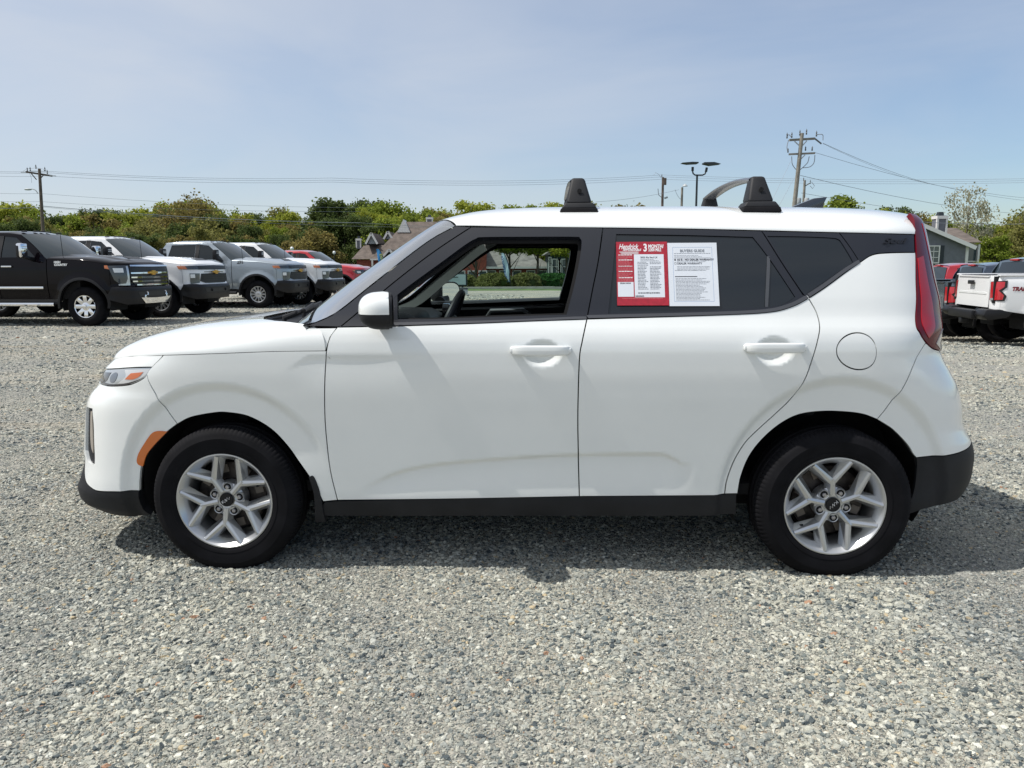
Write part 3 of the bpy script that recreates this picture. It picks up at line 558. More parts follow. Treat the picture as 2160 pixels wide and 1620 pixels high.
# --- black cladding
panel('front_lip',S,seg([(0,.31),(.6,.32),(.70,.36),(.742,.47)],rv(bbot),[bbot[0],(1.108,.215)],[(1.108,.215),(1.035,.2085),(.86,.2058),(.79,.2317),(.7366,.2571),(.6,.25),(0,.24)],[(0,.24),(0,.31)]),M_BLKPL,CAR,.018,off=-.002,depth=.11)
panel('sill_cladding',S,seg([(1.9882,.3235),(2.5,.3401),(3.0329,.3556),(3.6502,.3649),(3.7018,.3652)],[(3.7018,.3652),(3.709,.2646)],[(3.709,.2646),(2.7853,.2551),(1.8793,.2434)],[(1.8793,.2434),(1.93,.318)],[(1.93,.318),(1.9882,.3235)]),M_BLKPL,CAR,.02,off=-.004,depth=.05)
panel('rear_lower_bumper',S,seg(rbb,[(T,.655),(T,.30)],[(T,.30),(4.9,.30),(4.70,.31),(4.5611,.29),(4.5,.272),(4.46,.30)],[(4.46,.30),(4.4516,.524)]),M_BLKPL,CAR,.018,off=-.001)
def flapS(t,z): return S(t,z)
panel('mud_flap',S,seg([(1.868,.4357),(1.893,.438),(1.915,.376),(1.9225,.3192)],[(1.9225,.3192),(1.924,.215)],[(1.924,.215),(1.874,.215)],[(1.874,.215),(1.886,.343),(1.868,.4357)]),M_BLKPL,CAR,.02,off=.004,depth=.03)
# --- greenhouse
dl=[(2.0356,1.0815),(2.2586,1.268),(2.42,1.392),(2.5703,1.4930)]   # seam between pillar and door frame
panel('windshield_pillar',S,seg(apil,[apil[-1],(2.0204,1.0800)],[(2.0204,1.08),(2.03,1.0815)],dl,[dl[-1],apil[0]]),M_GLOSSB,CAR,.014,depth=.03)
_fdf=seg(dl,[(2.5703,1.4930),(2.7846,1.4905),(3.0262,1.4888),(3.1298,1.4855)],bsu,rv(belt),[belt[0],dl[0]])
winf=[(2.125,1.105),(2.126,1.130),(2.145,1.150),(2.27,1.238),(2.42,1.345),(2.53,1.4173),(2.58,1.4431)]+win[7:]; winfb=winb[:3]+[(2.125,1.105)]
WINF=seg(winf,winfb)
panel('front_door_frame',S,_fdf,M_SATIN,CAR,.014,holes=[seg(win,winb,[winb[-1],win[0]])],depth=.045,holegap=0,far=False)
panel('front_door_frame',S,_fdf,M_SATIN,CAR,.03,holes=[WINF],depth=.045,holegap=0,near=False)
panel('rear_door_frame',S,seg([(3.1298,1.4855),(3.4843,1.4785),(3.7917,1.4685)],rdru,[rdru[-1],rspl[0]],[rspl[0],belt2[-1]],rv(belt2),rv(bsu)),M_SATIN,CAR,.014,holes=[seg(*rwin)],depth=.012,holegap=0)
panel('rear_door_glass',S,seg(*rwin),M_PRIV,CAR,.03,off=-.005,gap=.001,depth=.003)
panel('glass_divider',S,seg([(3.806,1.362),(3.819,1.362)],[(3.819,1.362),(3.797,1.157)],[(3.797,1.157),(3.784,1.157)],[(3.784,1.157),(3.806,1.362)]),mat('rubber_grey',(.06,.065,.075),.5),CAR,.03,off=0.0,gap=0,depth=.004)
panel('quarter_frame',S,seg([(3.7917,1.4685),(4.1297,1.4585)],dspl,[dspl[-1],belt3[1]],[belt3[1],belt3[0]],[belt3[0],rdru[-1]],rv(rdru)),M_SATIN,CAR,.014,holes=[seg(qwin[:4],qwin[3:7],qwin[6:9],qwin[8:],[qwin[-1],qwin[0]])],depth=.012,holegap=0)
panel('quarter_glass',S,seg(qwin[:4],qwin[3:7],qwin[6:9],qwin[8:],[qwin[-1],qwin[0]]),M_PRIV,CAR,.03,off=-.004,gap=.001,depth=.003)
panel('rear_pillar_trim',S,seg([(4.1297,1.4585),(4.6931,1.4515)],[(4.6931,1.4515),(4.664,1.377)],rv(belt3[2:]),[belt3[2],dspl[-1]],rv(dspl)),M_SATIN,CAR,.014)
# belt mouldings: thin grey strips proud of the frame
mould=mat('belt_moulding',(.065,.068,.078),.45)
panel('belt_moulding',S,seg([(2.2572,1.0845)]+belt[3:],[belt[-1],(3.055,1.122)],[(3.055,1.122),(2.6823,1.106),(2.2572,1.0975)],[(2.2572,1.0975),(2.2572,1.0845)]),mould,CAR,.02,off=.003,gap=.0005,depth=.006)
b2=[(3.064,1.1125)]+belt2[1:]; b2o=[(p[0]-.010,p[1]+.013) for p in b2]
panel('belt_moulding',S,seg(b2,[b2[-1],b2o[-1]],rv(b2o),[b2o[0],b2[0]]),mould,CAR,.02,off=.003,gap=.0005,depth=.006)
b3=[(3.967,1.1955),(4.1237,1.288),(4.2353,1.334)];b3o=[(p[0]-.009,p[1]+.013) for p in b3]
panel('belt_moulding',S,seg(b3,[b3[-1],b3o[-1]],rv(b3o),[b3o[0],b3[0]]),mould,CAR,.02,off=.003,gap=.0005,depth=.006)
# script emblem pressed into the rear pillar, near and far side
for sgn in (1,-1):
    c=WR0.S(np.array([4.52]),np.array([1.412]))[0]; c2=WR0.S(np.array([4.60]),np.array([1.412]))[0]; c3=WR0.S(np.array([4.52]),np.array([1.432]))[0]
    ex=Vector(c2-c).normalized(); ez=Vector(c3-c).normalized(); ny=ex.cross(ez).normalized()
    if sgn<0:
        c=c*[1,-1,1]; ex=Vector((-ex.x,ex.y,-ex.z)); ez=Vector((ez.x,-ez.y,ez.z)); ny=ex.cross(ez).normalized()
    M=Matrix((ex,ez,ny)).transposed().to_4x4(); M.translation=Vector(c)+ny*.0012
    textmesh('Soul',.036,mat('emblem_black',(.008,.008,.010),.25),'model_emblem',CAR,M,bold=.0008,align='CENTER',shear=.5,sx=1.75,depth=.0012)
# --- tail lamps
tl_out=[(4.76,1.545),(4.86,1.53),(4.93,1.44),(4.98,1.25),(5.0,1.05),(4.96,.975),(4.88,.955),(4.7763,.9675)]
TL=panel('tail_light',S,seg(tail_in,rv(tl_out)),M_REDD,CAR,.014,off=.004,gap=.002,depth=.02)
for o_,sg in zip(TL,(1,-1)):
    panel('lamp_bar',S,seg([(4.668,1.35),(4.72,1.36)],[(4.72,1.36),(4.71,1.20),(4.715,1.09),(4.70,1.055),(4.66,1.025)],[(4.66,1.025),(4.625,1.06),(4.615,1.12),(4.668,1.35)]),M_REDB,o_,.014,near=sg>0,far=sg<0,off=.0065,gap=0,depth=.004)
    panel('lamp_edge',S,seg([(4.80,1.50),(4.87,1.50)],[(4.87,1.50),(4.93,1.38),(4.96,1.2),(4.97,1.03)],[(4.97,1.03),(4.86,1.02)],[(4.86,1.02),(4.83,1.12),(4.80,1.28),(4.80,1.50)]),M_RED,o_,.014,near=sg>0,far=sg<0,off=.0065,gap=0,depth=.004)
    panel('reverse_lens',S,seg([(4.735,.998),(4.80,1.045),(4.90,1.055)],[(4.90,1.055),(4.93,.975)],[(4.93,.975),(4.86,.962),(4.80,.968)],[(4.80,.968),(4.735,.998)]),mat('reverse_lens',(.45,.44,.42),.15,coat=1),o_,.014,near=sg>0,far=sg<0,off=.0072,gap=0,depth=.004)
panel('tailgate',S,seg([(4.93,.96),(5.0,1.06),(4.985,1.25),(4.94,1.43)],[(4.94,1.43),(T,1.45)],[(T,1.45),(T,.70)],[(T,.70),(5.1,.71),(5.0,.81),(4.93,.96)]),M_WHITE,CAR,.03,cross=True,gap=.003)
panel('rear_window',S,seg([(5.06,1.10),(5.03,1.40)],[(5.03,1.40),(T,1.41)],[(T,1.41),(T,1.09)],[(T,1.09),(5.06,1.10)]),M_PRIV,CAR,.03,cross=True,off=.003,gap=0,depth=.004)
# --- roof
_yE=mono([.86,1.0,1.3,1.626,1.98,2.292,2.625,2.80,2.95,3.06,3.12],[.690,.698,.702,.705,.708,.712,.709,.695,.645,.54,.42])
_zE=mono([.86,1.0,1.285,1.626,1.98,2.292,2.625,2.95,3.12],[1.4995,1.4995,1.4925,1.4872,1.480,1.471,1.4605,1.4535,1.452])
_zC=mono([.85,.90,.95,1.0,1.08,1.2,1.45,1.9,2.45,2.8,3.0,3.12],[1.512,1.536,1.556,1.570,1.586,1.597,1.604,1.604,1.598,1.588,1.574,1.562])
def roofP(x,a,lift=0):
    th=np.abs(a)
    y=np.sign(a)*_yE(x)*th; zz=_zE(x)+(_zC(x)-_zE(x))*(1-th**3.6)**(1/1.55)
    return np.stack([x,y,zz+lift],-1)
A=np.sin(np.linspace(-1,1,73)*math.pi/2); A=np.sign(A)*np.abs(A)**.8
xf=.850+.155*np.abs(A)**3.4; xr=3.115-.16*np.abs(A)**3
s_=np.linspace(0,1,90)[:,None]; X=xf[None]+s_*(xr-xf)[None]
RP=roofP(X,np.broadcast_to(A[None],X.shape))
MB().grid(RP).build('roof',M_WHITE,CAR,smooth=True,angle=60)
RL=roofP(X,np.broadcast_to(A[None],X.shape),-.03)*[1,.96,1]
MB().grid(RL).build('headliner',M_TRIM,CAR,smooth=True,angle=60)
# spoiler lip joins roof to tailgate
SPB=[roofP(np.full(73,3.0)+0*A,A)[:, :]*0]
sp_t=RP[-1]; sp_b=np.stack([sp_t[:,0]+.012,sp_t[:,1]*.98,np.full(73,1.445)],-1)
MB().grid(np.stack([sp_t,sp_b])).build('spoiler_edge',M_WHITE,CAR,smooth=True)
# --- hood
ts=np.linspace(0,2.02,200); hzc=np.interp(ts,[0,.3]+[p[0] for p in hoodl]+[2.02],[.905,.9055]+[p[1] for p in hoodl]+[.986]); he=WR0.S(ts,hzc)
hx=he[:,0]; hy=-he[:,1]; o_=np.argsort(hx); hx,hy,hzz=hx[o_],hy[o_],hzc[o_]
_hC=mono([-.67,-.62,-.55,-.44,-.27,-.09,.12,.55],[.9065,.955,.990,1.027,1.064,1.085,1.098,1.112])
x0=hx[0]+.001
Ah=np.sign(np.linspace(-1,1,81))*np.abs(np.sin(np.linspace(-1,1,81)*math.pi/2))**.75
xrh=np.interp(np.abs(Ah),[0,.3,.5,.7,.82,.90,.955,.98,1.0],[.02,.03,.055,.12,.21,.32,.42,.457,.474])
s_=(np.linspace(0,1,80)**1.6)[:,None]; X=x0+s_*(xrh[None]-x0)
yE=np.interp(X,hx,hy); zE=np.interp(X,hx,hzz); th=np.abs(np.broadcast_to(Ah[None],X.shape))
pw_=5+11*sst(-.1,.45,X); Zh=zE+(np.maximum(_hC(X),zE)-zE)*(1-th**pw_)**(1/(1.9+.5*sst(0,.45,X)))
HP=np.stack([X,np.broadcast_to(Ah[None],X.shape)*yE,Zh],-1)
MB().grid(HP).build('hood',M_WHITE,CAR,smooth=True,angle=60)
lip=HP[:,[0,-1]]; 
# --- windshield and cowl
sv=np.linspace(0,1,24)[:,None]
Aw=np.linspace(-1,1,41); top=roofP(.850+.155*np.abs(Aw)**3.4,Aw*.999); top[:,2]-=.004; top[:,0]+=.002
bs=WR0.S(np.array([1.886]),np.array([1.0833]))[0]
base=np.stack([.165+(bs[0]-.165)*np.abs(Aw)**2.2,-bs[1]*Aw,1.060+(bs[2]-1.060)*np.abs(Aw)**2],-1)
mid=WR0.S(np.array([2.1625]),np.array([1.2557]))[0]
WSP=base[None]*(1-sv[...,None])+top[None]*sv[...,None]
f0=.447; lin=base[0]*(1-f0)+top[0]*f0; tgt=mid*[1,1,1]; dlt=tgt-lin
bul=(4*sv*(1-sv))[...,None]
WSP=WSP+bul*np.array([dlt[0],0,0])*np.abs(Aw)[None,:,None]**4+bul*np.array([-.020,0,.012])*(1-np.abs(Aw)[None,:,None]**2)
_ap=cr([(2.5042,1.4982),(2.3827,1.4281),(2.1625,1.2557),(2.0368,1.1549),(1.9737,1.1173),(1.886,1.0833)][::-1],8); _ae=WR0.S(_ap[:,0],_ap[:,1])
_zt=WSP[:,0,2]; _ex=np.interp(_zt,_ae[:,2],_ae[:,0])-.004; _ey=np.interp(_zt,_ae[:,2],-_ae[:,1])+.002
WSP[...,0]+=(_ex-WSP[:,0,0])[:,None]*np.abs(Aw)[None]**5; WSP[...,1]+=(_ey-WSP[:,-1,1])[:,None]*np.sign(Aw)[None]*np.abs(Aw)[None]**3
MB().grid(WSP).build('windshield',M_SHIELD,CAR,smooth=True,angle=60)
# black ceramic band around the windshield edge
bnd=WSP.copy()
MB().grid(WSP[:2]+np.array([-.002,0,.003])).build('windshield_band',M_GLOSSB,CAR,smooth=True)
cw=[]
for k,a in enumerate(Aw):
    i=np.argmin(np.abs(Ah-a)); h=HP[-1,i]*[1,1,1]; b=base[k]
    cw.append([h+[0,0,-.012],h+[.02,0,-.035],(h+b)/2+[0,0,-.035],b+[0,0,-.012],b+[.03,0,.0]])
MB().grid(np.array(cw)).build('cowl',M_BLKPL,CAR,smooth=True)
for yw,xa in ((-.62,.0),(-.02,.0)):
    wv=sub('wiper',CAR)
    i=np.argmin(np.abs(Aw-yw/.87)); b0=WSP[0,i]; 
    piv=b0+[-.055,0,-.005]; e1=WSP[3,min(40,i+12)]+[-.02,0,.022]; e0=WSP[2,i]+[-.025,0,.02]
    MB().tube([piv,piv+[.0,.0,.035],e0,e0*.5+e1*.5+[0,0,.012]],[.014,.014,.009,.006],8).build('wiper_arm',M_BLKPL,wv,smooth=True)
    MB().tube([e0+[-.01,-.08,-.003],e0*.5+e1*.5+[0,0,.0],e1],[.006,.009,.006],6).build('wiper_blade',M_BLKPL,wv,smooth=True)
# inner A-pillar trim and dashboard
MB().grid(np.stack([WSP[:,0]+[.035,.05,-.02],WSP[:,0]+[.12,.075,-.05]])).build('pillar_trim',M_TRIM,CAR,smooth=True)
MB().grid(np.stack([WSP[:,-1]+[.035,-.03,-.02],WSP[:,-1]+[.10,-.05,-.045]])).build('pillar_trim',M_TRIM,CAR,smooth=True)
dash=[(.20,.96),(.30,1.04),(.50,1.075),(.68,1.07),(.76,1.03),(.78,.95),(.74,.80),(.66,.62),(.30,.62)]
MB().prism(dash,-.76,.76).build('dashboard',M_INT,CAR,bevel=.012)
MB().prism([(.60,1.05),(.66,1.115),(.74,1.125),(.80,1.105),(.82,1.05)],-.55,-.2).build('instrument_hood',M_INT,CAR,bevel=.015)
for k,(x,z,y) in enumerate(((.80,1.045,-.67),(.80,1.045,.67))):
    MB().lathe([(.001,.0),(.045,.0),(.055,-.012),(.055,-.05)],24,'x',(x+.012,y,z)).build('air_vent',M_GLOSSB,CAR,smooth=True)
st=sub('steering_wheel',CAR,(.915,-.37,1.035),(0,R(-66),0))
MB().tube([(.182*math.cos(a),.182*math.sin(a),0) for a in np.linspace(0,2*math.pi,49)],.016,10,cap=False).build('wheel_rim',mat('leather_black',(.03,.032,.036),.42),st,smooth=True)
mb=MB(); mb.bar((-.17,0,0),(.17,0,0),.03,.015); mb.bar((0,0,0),(0,-.17,0),.03,.015); mb.box((0,0,.0),(.13,.15,.04)); mb.bar((0,0,-.01),(0,0,-.16),.05,.05); mb.build('wheel_hub',M_INT,st,bevel=.006)
for yy in (-.36,.36):
    s0=sub('front_seat',CAR,(1.72,yy,0))
    MB().box((-.22,0,.62),(.5,.48,.14)).build('seat_cushion',M_INT,s0,bevel=.04)
    MB().box((.10,0,.98),(.13,.46,.62),Matrix.Rotation(R(18),3,'Y')).build('seat_back',M_INT,s0,bevel=.05)
    MB().box((.23,0,1.36),(.10,.26,.17),Matrix.Rotation(R(12),3,'Y')).build('headrest',M_INT,s0,bevel=.035)
MB().box((2.6,0,.95),(.14,1.25,.6),Matrix.Rotation(R(14),3,'Y')).build('rear_seat_back',M_INT,CAR,bevel=.04)
MB().box((1.4,0,.36),(3.1,1.5,.05)).build('floor_pan',M_DARK,CAR)
MB().box((.02,0,.70),(.04,1.35,.75)).build('firewall',M_DARK,CAR)
mb=MB(); mb.box((-.30,0,.24),(.9,1.2,.05)); mb.box((1.4,0,.26),(3.2,1.1,.06)); mb.box((2.9,0,.32),(.55,1.0,.18)); mb.tube([(.2,.2,.2),(1.2,.22,.2),(2.2,.25,.2),(2.9,.4,.26)],.035,8); mb.build('underbody',M_DARK,CAR)
for sg in (1,-1): MB().box((-.40,sg*.50,.265),(.10,.34,.11)).build('splash_shield',M_DARK,CAR)
mb=MB(); mb.box((-.32,0,.55),(.75,1.0,.5)); mb.build('engine_block',M_DARK,CAR)
# inner door cards / black backing behind the skin
def cutlow(cx,r,n=22,a0=.0):
    return [(cx+r*math.cos(a),.33+r*math.sin(a)) for a in np.linspace(math.pi,0,n)]
OFFX=1.49975
inn=[(.98,.22),(1.06,.30)]+[(p[0],p[1]) for p in farch]+[(1.93,.25),(3.70,.27)]+[(p[0],p[1]) for p in rarch]+[(4.5,.33),(4.75,.36),(4.86,.62),(4.72,.95),(4.60,1.06),(4.60,1.38),(4.30,1.36),(3.97,1.19),(3.8,1.12),(3.06,1.10),(2.02,1.072),(1.97,.97),(1.1,.945),(.85,.93)]
def S_in(t,z): 
    p=WR0.S(t,z); return p
innP=[(t,z) if not any(abs(t-q[0])<1e-6 and abs(z-q[1])<1e-6 for q in farch+rarch) else ((t,z)) for t,z in inn]
panel('black_gap_backing',S_in,np.array(innP),M_DARK,CAR,.09,off=-.035,gap=.0,depth=.001)  # black sheet added so the panel gaps look shaded
panel('door_card',S_in,np.array([(2.06,.40),(3.58,.40),(3.62,.72),(3.9,.80),(3.9,1.13),(3.06,1.115),(2.26,1.10),(2.05,1.085)]),M_INT,CAR,.09,off=-.075,gap=0,depth=.03)
panel('quarter_trim',S_in,np.array([(3.62,1.13),(3.95,1.2),(4.3,1.36),(4.62,1.38),(4.66,1.45),(3.80,1.465),(3.72,1.46)]),M_INT,CAR,.09,off=-.05,gap=0,depth=.01)
panel('centre_pillar_trim',S_in,np.array([(3.02,1.11),(3.17,1.11),(3.20,1.475),(3.08,1.48)]),M_INT,CAR,.09,off=-.06,gap=0,depth=.02)
# front side glass: near one is wound down, far one is up
panel('front_door_glass',S_in,WINF,M_CLEAR,CAR,.06,off=-.018,gap=-.006,depth=.003,near=False)
panel('window_seal',S,seg(win,winb,[winb[-1],win[0]]),M_DARK,CAR,.03,off=-.03,gap=-.01,depth=.006,holes=[offset(seg(win,winb,[winb[-1],win[0]]),.004)],far=False)
# grab pull on the far door card
mb=MB(); mb.tube([(1.02,.745,1.0),(1.05,.72,1.05),(1.25,.72,1.055),(1.32,.745,1.0)],.014,8); mb.build('door_pull',M_STEEL,CAR,smooth=True)
# --- door handles
for sgn in (1,-1):
    for (hx_,hz_) in ((1.368,.986),(2.315,.996)):
        h=sub('door_handle',CAR)
        tt_=hx_+1.4997; y=WR0.S(np.array([tt_]),np.array([hz_]))[0][1]*sgn
        L=.126; P=[]
        for i,s in enumerate(np.linspace(-1,1,25)):
            x=hx_+s*L; dy=.026*(1-abs(s)**6)-.004; w=.0215*(1-.25*abs(s)**4)*(1 if abs(s)<.99 else .6)
            row=[]
            for a in np.linspace(0,2*math.pi,16,endpoint=False):
                ca,sa=math.cos(a),math.sin(a)
                row.append((x,y-sgn*(dy+.010*np.sign(ca)*abs(ca)**.6),hz_+w*np.sign(sa)*abs(sa)**.6))
            row.append(row[0]); P.append(row)
        MB().grid(P).build('handle_bar',M_WHITE,h,smooth=True,angle=80)
        for q_ in (-1,1): MB().box((hx_+q_*(L-.016),y-sgn*.002,hz_),(.03,.03,.02)).build('handle_mount',M_WHITE,h,bevel=.004)
# --- mirrors
def sphbox(c,r,e,zr=None,n=28,m=40,flatx=None):
    P=[]
    z0,z1=zr if zr else (-1,1)
    for i in range(n+1):
        zz=z0+(z1-z0)*i/n; ct=(max(0,1-abs(zz)**e))**(1/e); row=[]
        for k in range(m):
            a=2*math.pi*k/m; ca,sa=math.cos(a),math.sin(a)
            x=np.sign(ca)*abs(ca)**(2/e)*ct; y=np.sign(sa)*abs(sa)**(2/e)*ct
            if flatx is not None and x>flatx: x=flatx
            row.append((c[0]+r[0]*x,c[1]+r[1]*y,c[2]+r[2]*zz))
        row.append(row[0]); P.append(row)
    return P
for sgn in (1,-1):
    mr=sub('side_mirror',CAR); c=(.742,-.985*sgn,1.155); rr=(.100,.105,.076)
    MB().grid(sphbox(c,rr,2.5,(-.15,1),flatx=.20 if sgn>0 else -.35)).build('mirror_cap',M_WHITE,mr,smooth=True,angle=50)
    MB().grid(sphbox(c,rr,2.5,(-1,-.18),flatx=.20)).build('mirror_base',M_BLKPL,mr,smooth=True,angle=50)
    MB().grid(sphbox((c[0]+.006,c[1],c[2]),(.098,.102,.074),2.5,(-1,1),flatx=.27)).build('mirror_bezel',M_BLKPL,mr,smooth=True,angle=50)
    P=[(math.cos(a),math.sin(a)) for a in np.linspace(0,2*math.pi,40,endpoint=False)]
    pts=[(c[0]+.0330,c[1]+.086*np.sign(u)*abs(u)**.75,c[2]+.062*np.sign(v)*abs(v)**.75) for u,v in P]
    mb=MB(); mb.add(pts,[tuple(range(40))]); g=mb.build('mirror_glass',M_MIRROR,mr,fix=False)
    if True:
        # turn the glass towards the driver
        for v in g.data.vertices: v.co.x+= (v.co.y-c[1])*sgn*(-.03)+.0015
    rot_=Matrix.Translation(c)@Matrix.Rotation(R(12 if sgn>0 else -36),4,'Z')@Matrix.Translation(-Vector(c))
    for part in mr.children: part.data.transform(rot_)
    mb=MB(); yb=-.86*sgn
    mb.prism([(.60,1.085),(.775,1.085),(.772,1.12),(.765,1.26)] if sgn>0 else [(.58,1.085),(.66,1.085),(.66,1.10),(.66,1.17)],yb-sgn*.010,yb+sgn*.015); 
    tri=mb.build('mirror_sail',M_SATIN,mr)
    for v in tri.data.vertices: v.co.y+=sgn*(v.co.z-1.08)*.36
    MB().tube([(.715,-.862*sgn,1.10),(.725,-.92*sgn,1.105),(.735,-.96*sgn,1.115)],[.034,.030,.034],12).build('mirror_stalk',M_BLKPL,mr,smooth=True)
# --- wheels
def tyre(R0,w,rr,nb=104,seg_=4):
    n=nb*seg_
    hw=w/2
    prof=[(rr-.006,-hw+.012),(rr+.004,-hw+.002),(rr+.012,-hw-.001),(rr+.020,-hw-.003),(rr+.0215,-hw-.0015),(rr+.04,-hw-.005),(rr+.066,-hw-.006),(rr+.068,-hw-.0045),(R0-.030,-hw-.001),(R0-.018,-hw+.008),(R0-.008,-hw+.018),(R0-.002,-hw+.030),(R0,-hw+.046),(R0-.007,-hw+.050),(R0-.007,-hw+.056),(R0,-hw+.060),(R0,-.012),(R0-.007,-.009),(R0-.007,-.003),(R0,0)]
    prof=prof+[(r,-h) for r,h in prof[::-1][1:]]
    sh=set(range(8,13)); m_=len(prof)
    def rf(k,i,r):
        j=min(i,m_-1-i)
        if j in (9,10,11,12) and (k%seg_)==0: return r-(.0035 if j>9 else .0012)
        return r
    mb=MB(); mb.lathe(prof,n,'y',rfun=rf); return mb
def build_wheel(name,root,R0=.326,w=.205,rr=.213,phase=264,hub=True):
    tyre(R0,w,rr).build('tyre',M_RUB,root,smooth=True,angle=28)
    f=-w/2+.004
    MB().lathe([(rr-.004,f+.020),(rr,f+.004),(rr-.002,f-.001),(rr-.007,f-.0015),(rr-.012,f+.004),(rr-.020,f+.016),(rr-.033,f+.034),(rr-.038,f+.050),(rr-.038,w*.3),(rr-.005,w/2-.01)],96).build('rim_barrel',M_ALLOY,root,smooth=True,angle=32)
    hubf=f+.026
    MB().lathe([(.001,hubf+.004),(.034,hubf+.002),(.040,hubf),(.062,hubf+.004),(.074,hubf+.012),(.078,hubf+.03),(.078,hubf+.06)],48).build('hub_face',M_ALLOY,root,smooth=True,angle=35)
    def bar3(mb,p0,p1,w0,w1,d0,d1,b0,b1,base=.030,ridge=.0035):
        """ridged spoke: p in the wheel plane, d depth of the top face"""
        p0,p1=np.array(p0),np.array(p1); t=(p1-p0)/np.linalg.norm(p1-p0); n=np.array([-t[1],t[0]]); vs=[]
        for p,ww,d,bb in ((p0,w0,d0,b0),(p1,w1,d1,b1)):
            for s,dd,wd in ((-1,d+base,bb),(-1,d+.0030,ww),(0,d-.0012,0),(1,d+.0030,ww),(1,d+base,bb)):
                q=p+n*s*wd; vs.append((q[0],dd,q[1]))
        mb.add(vs,[(i,i+1,i+6,i+5) for i in range(4)]+[(0,1,2,3,4)[::-1],(5,6,7,8,9)])
    for k in range(5):
        a=R(phase+72*k); u=np.array([math.cos(a),math.sin(a)]); J=u*.110
        mb=MB(); 
        for da in (-22.8,22.8):
            b=R(phase+72*k+da); E=np.array([math.cos(b),math.sin(b)])*(rr-.0135)
            J2=u*.100; bar3(mb,J2,E,.0125,.0085,f+.015,f+.0025,.024,.029,base=.036)
        # web closing the crotch of the Y
        bar3(mb,u*.038,u*.114,.0105,.0095,f+.019,f+.0115,.026,.024,base=.034)
        # lower ledge between the arms
        mb.build('spoke',M_ALLOY,root)
        c=R(phase+36+72*k); q=np.array([math.cos(c),math.sin(c)])*.057
        MB().lathe([(.0235,f+.050),(.0225,f+.030),(.019,f+.024),(.0165,f+.026),(.0155,f+.036),(.001,f+.037)],24,'y',(q[0],0,q[1])).build('lug_seat',M_ALLOY,root,smooth=True,angle=40)
        MB().lathe([(.0160,f+.040),(.0158,f+.0275),(.001,f+.0272)],20,'y',(q[0],0,q[1])).build('lug_hole_shade',M_DARK,root)  # dark plug stands in for the shade inside the lug hole
        mb=MB(); mb.lathe([(.0110,f+.036),(.0110,f+.031),(.0095,f+.027),(.009,f+.022),(.007,f+.0195),(.001,f+.019)],6,'y',(q[0],0,q[1])); mb.build('lug_nut',mat('lug_steel',(.42,.41,.42),.3,metal=.8),root)
    MB().lathe([(.0305,f+.032),(.0305,f+.022),(.029,f+.0195),(.001,f+.0188)],40).build('centre_cap',mat('cap_black',(.008,.008,.010),.35,spec=.3),root,smooth=True,angle=35)
    # maker's mark on the cap: K I A strokes joined
    mk=MB(); y=f+.0178; an=R(phase-264+34); 
    def ro(p): return (p[0]*math.cos(an)-p[1]*math.sin(an),y,p[0]*math.sin(an)+p[1]*math.cos(an))
    for L in ([(-.021,-.0065),(-.021,.0065)],[(-.021,-.002),(-.012,.0065)],[(-.017,.001),(-.010,-.0065),(-.001,.0065)],[(-.001,.0065),(-.001,-.0065)],[(-.001,-.0065),(.010,.0065),(.013,-.0065),(.021,.003)]):
        mk.tube([ro(p) for p in L],.0011,5)
    mk.build('cap_emblem',mat('emblem_white',(.75,.75,.76),.35,metal=.3),root)
    # valve, brake disc, caliper
    b=R(phase+72+48); MB().tube([((rr-.040)*math.cos(b),f+.045,(rr-.040)*math.sin(b)),((rr-.062)*math.cos(b),f+.020,(rr-.062)*math.sin(b))],.004,8).build('valve_stem',M_BLKPL,root,smooth=True)
    MB().lathe([(.001,f+.088),(.07,f+.086),(.074,f+.098),(.150,f+.098),(.150,f+.116),(.074,f+.116)],56).build('brake_disc',M_DISC,root,smooth=True,angle=30)
    for k in range(8):
        a=R(20+45*k+phase); MB().box(((.125)*math.cos(a),f+.095,.125*math.sin(a)),(.035,.01,.035),Matrix.Rotation(-a,3,'Y')).build('brake_vane',mat('disc_beige',(.20,.17,.14),.6),root)
    MB().lathe([(.001,f+.135),(.168,f+.135)],40).build('dust_shield',M_DARK,root)
WHF=sub('wheel',CAR,(0,-.785,.326),(0,0,0)); build_wheel('w',WHF,phase=264)
WHR=sub('wheel',CAR,(2.6,-.785,.326),(0,0,0)); build_wheel('w',WHR,phase=95.5)
for src,px in ((WHF,0),(WHR,2.6)):
    c=copy_tree(src,CAR); c.location=(px,.785,.326); c.rotation_euler=(0,0,math.pi)
# wheel wells
for cx,nm in ((0,'front'),(2.6,'rear')):
    for sg in (1,-1):
        P=[]
        for a in np.linspace(R(-19),R(199),44):
            r=.408; xw,zw=cx+r*math.cos(a),.345+r*math.sin(a)*.97; yw_=min(.852,-float(WR0.S(np.array([xw+1.4997 if xw>-.2 else np.interp(xw,WR.c[:150,0],WR.t[:150])]),np.array([zw]))[0][1])-.045); P.append([(xw,sg*-yw_,zw),(cx+r*math.cos(a),sg*-.48,.345+r*math.sin(a)*.97),(cx+.02*math.cos(a),sg*-.48,.345+.02*math.sin(a))])
        MB().grid(P).build('wheel_well',M_DARK,CAR,smooth=True,angle=50)
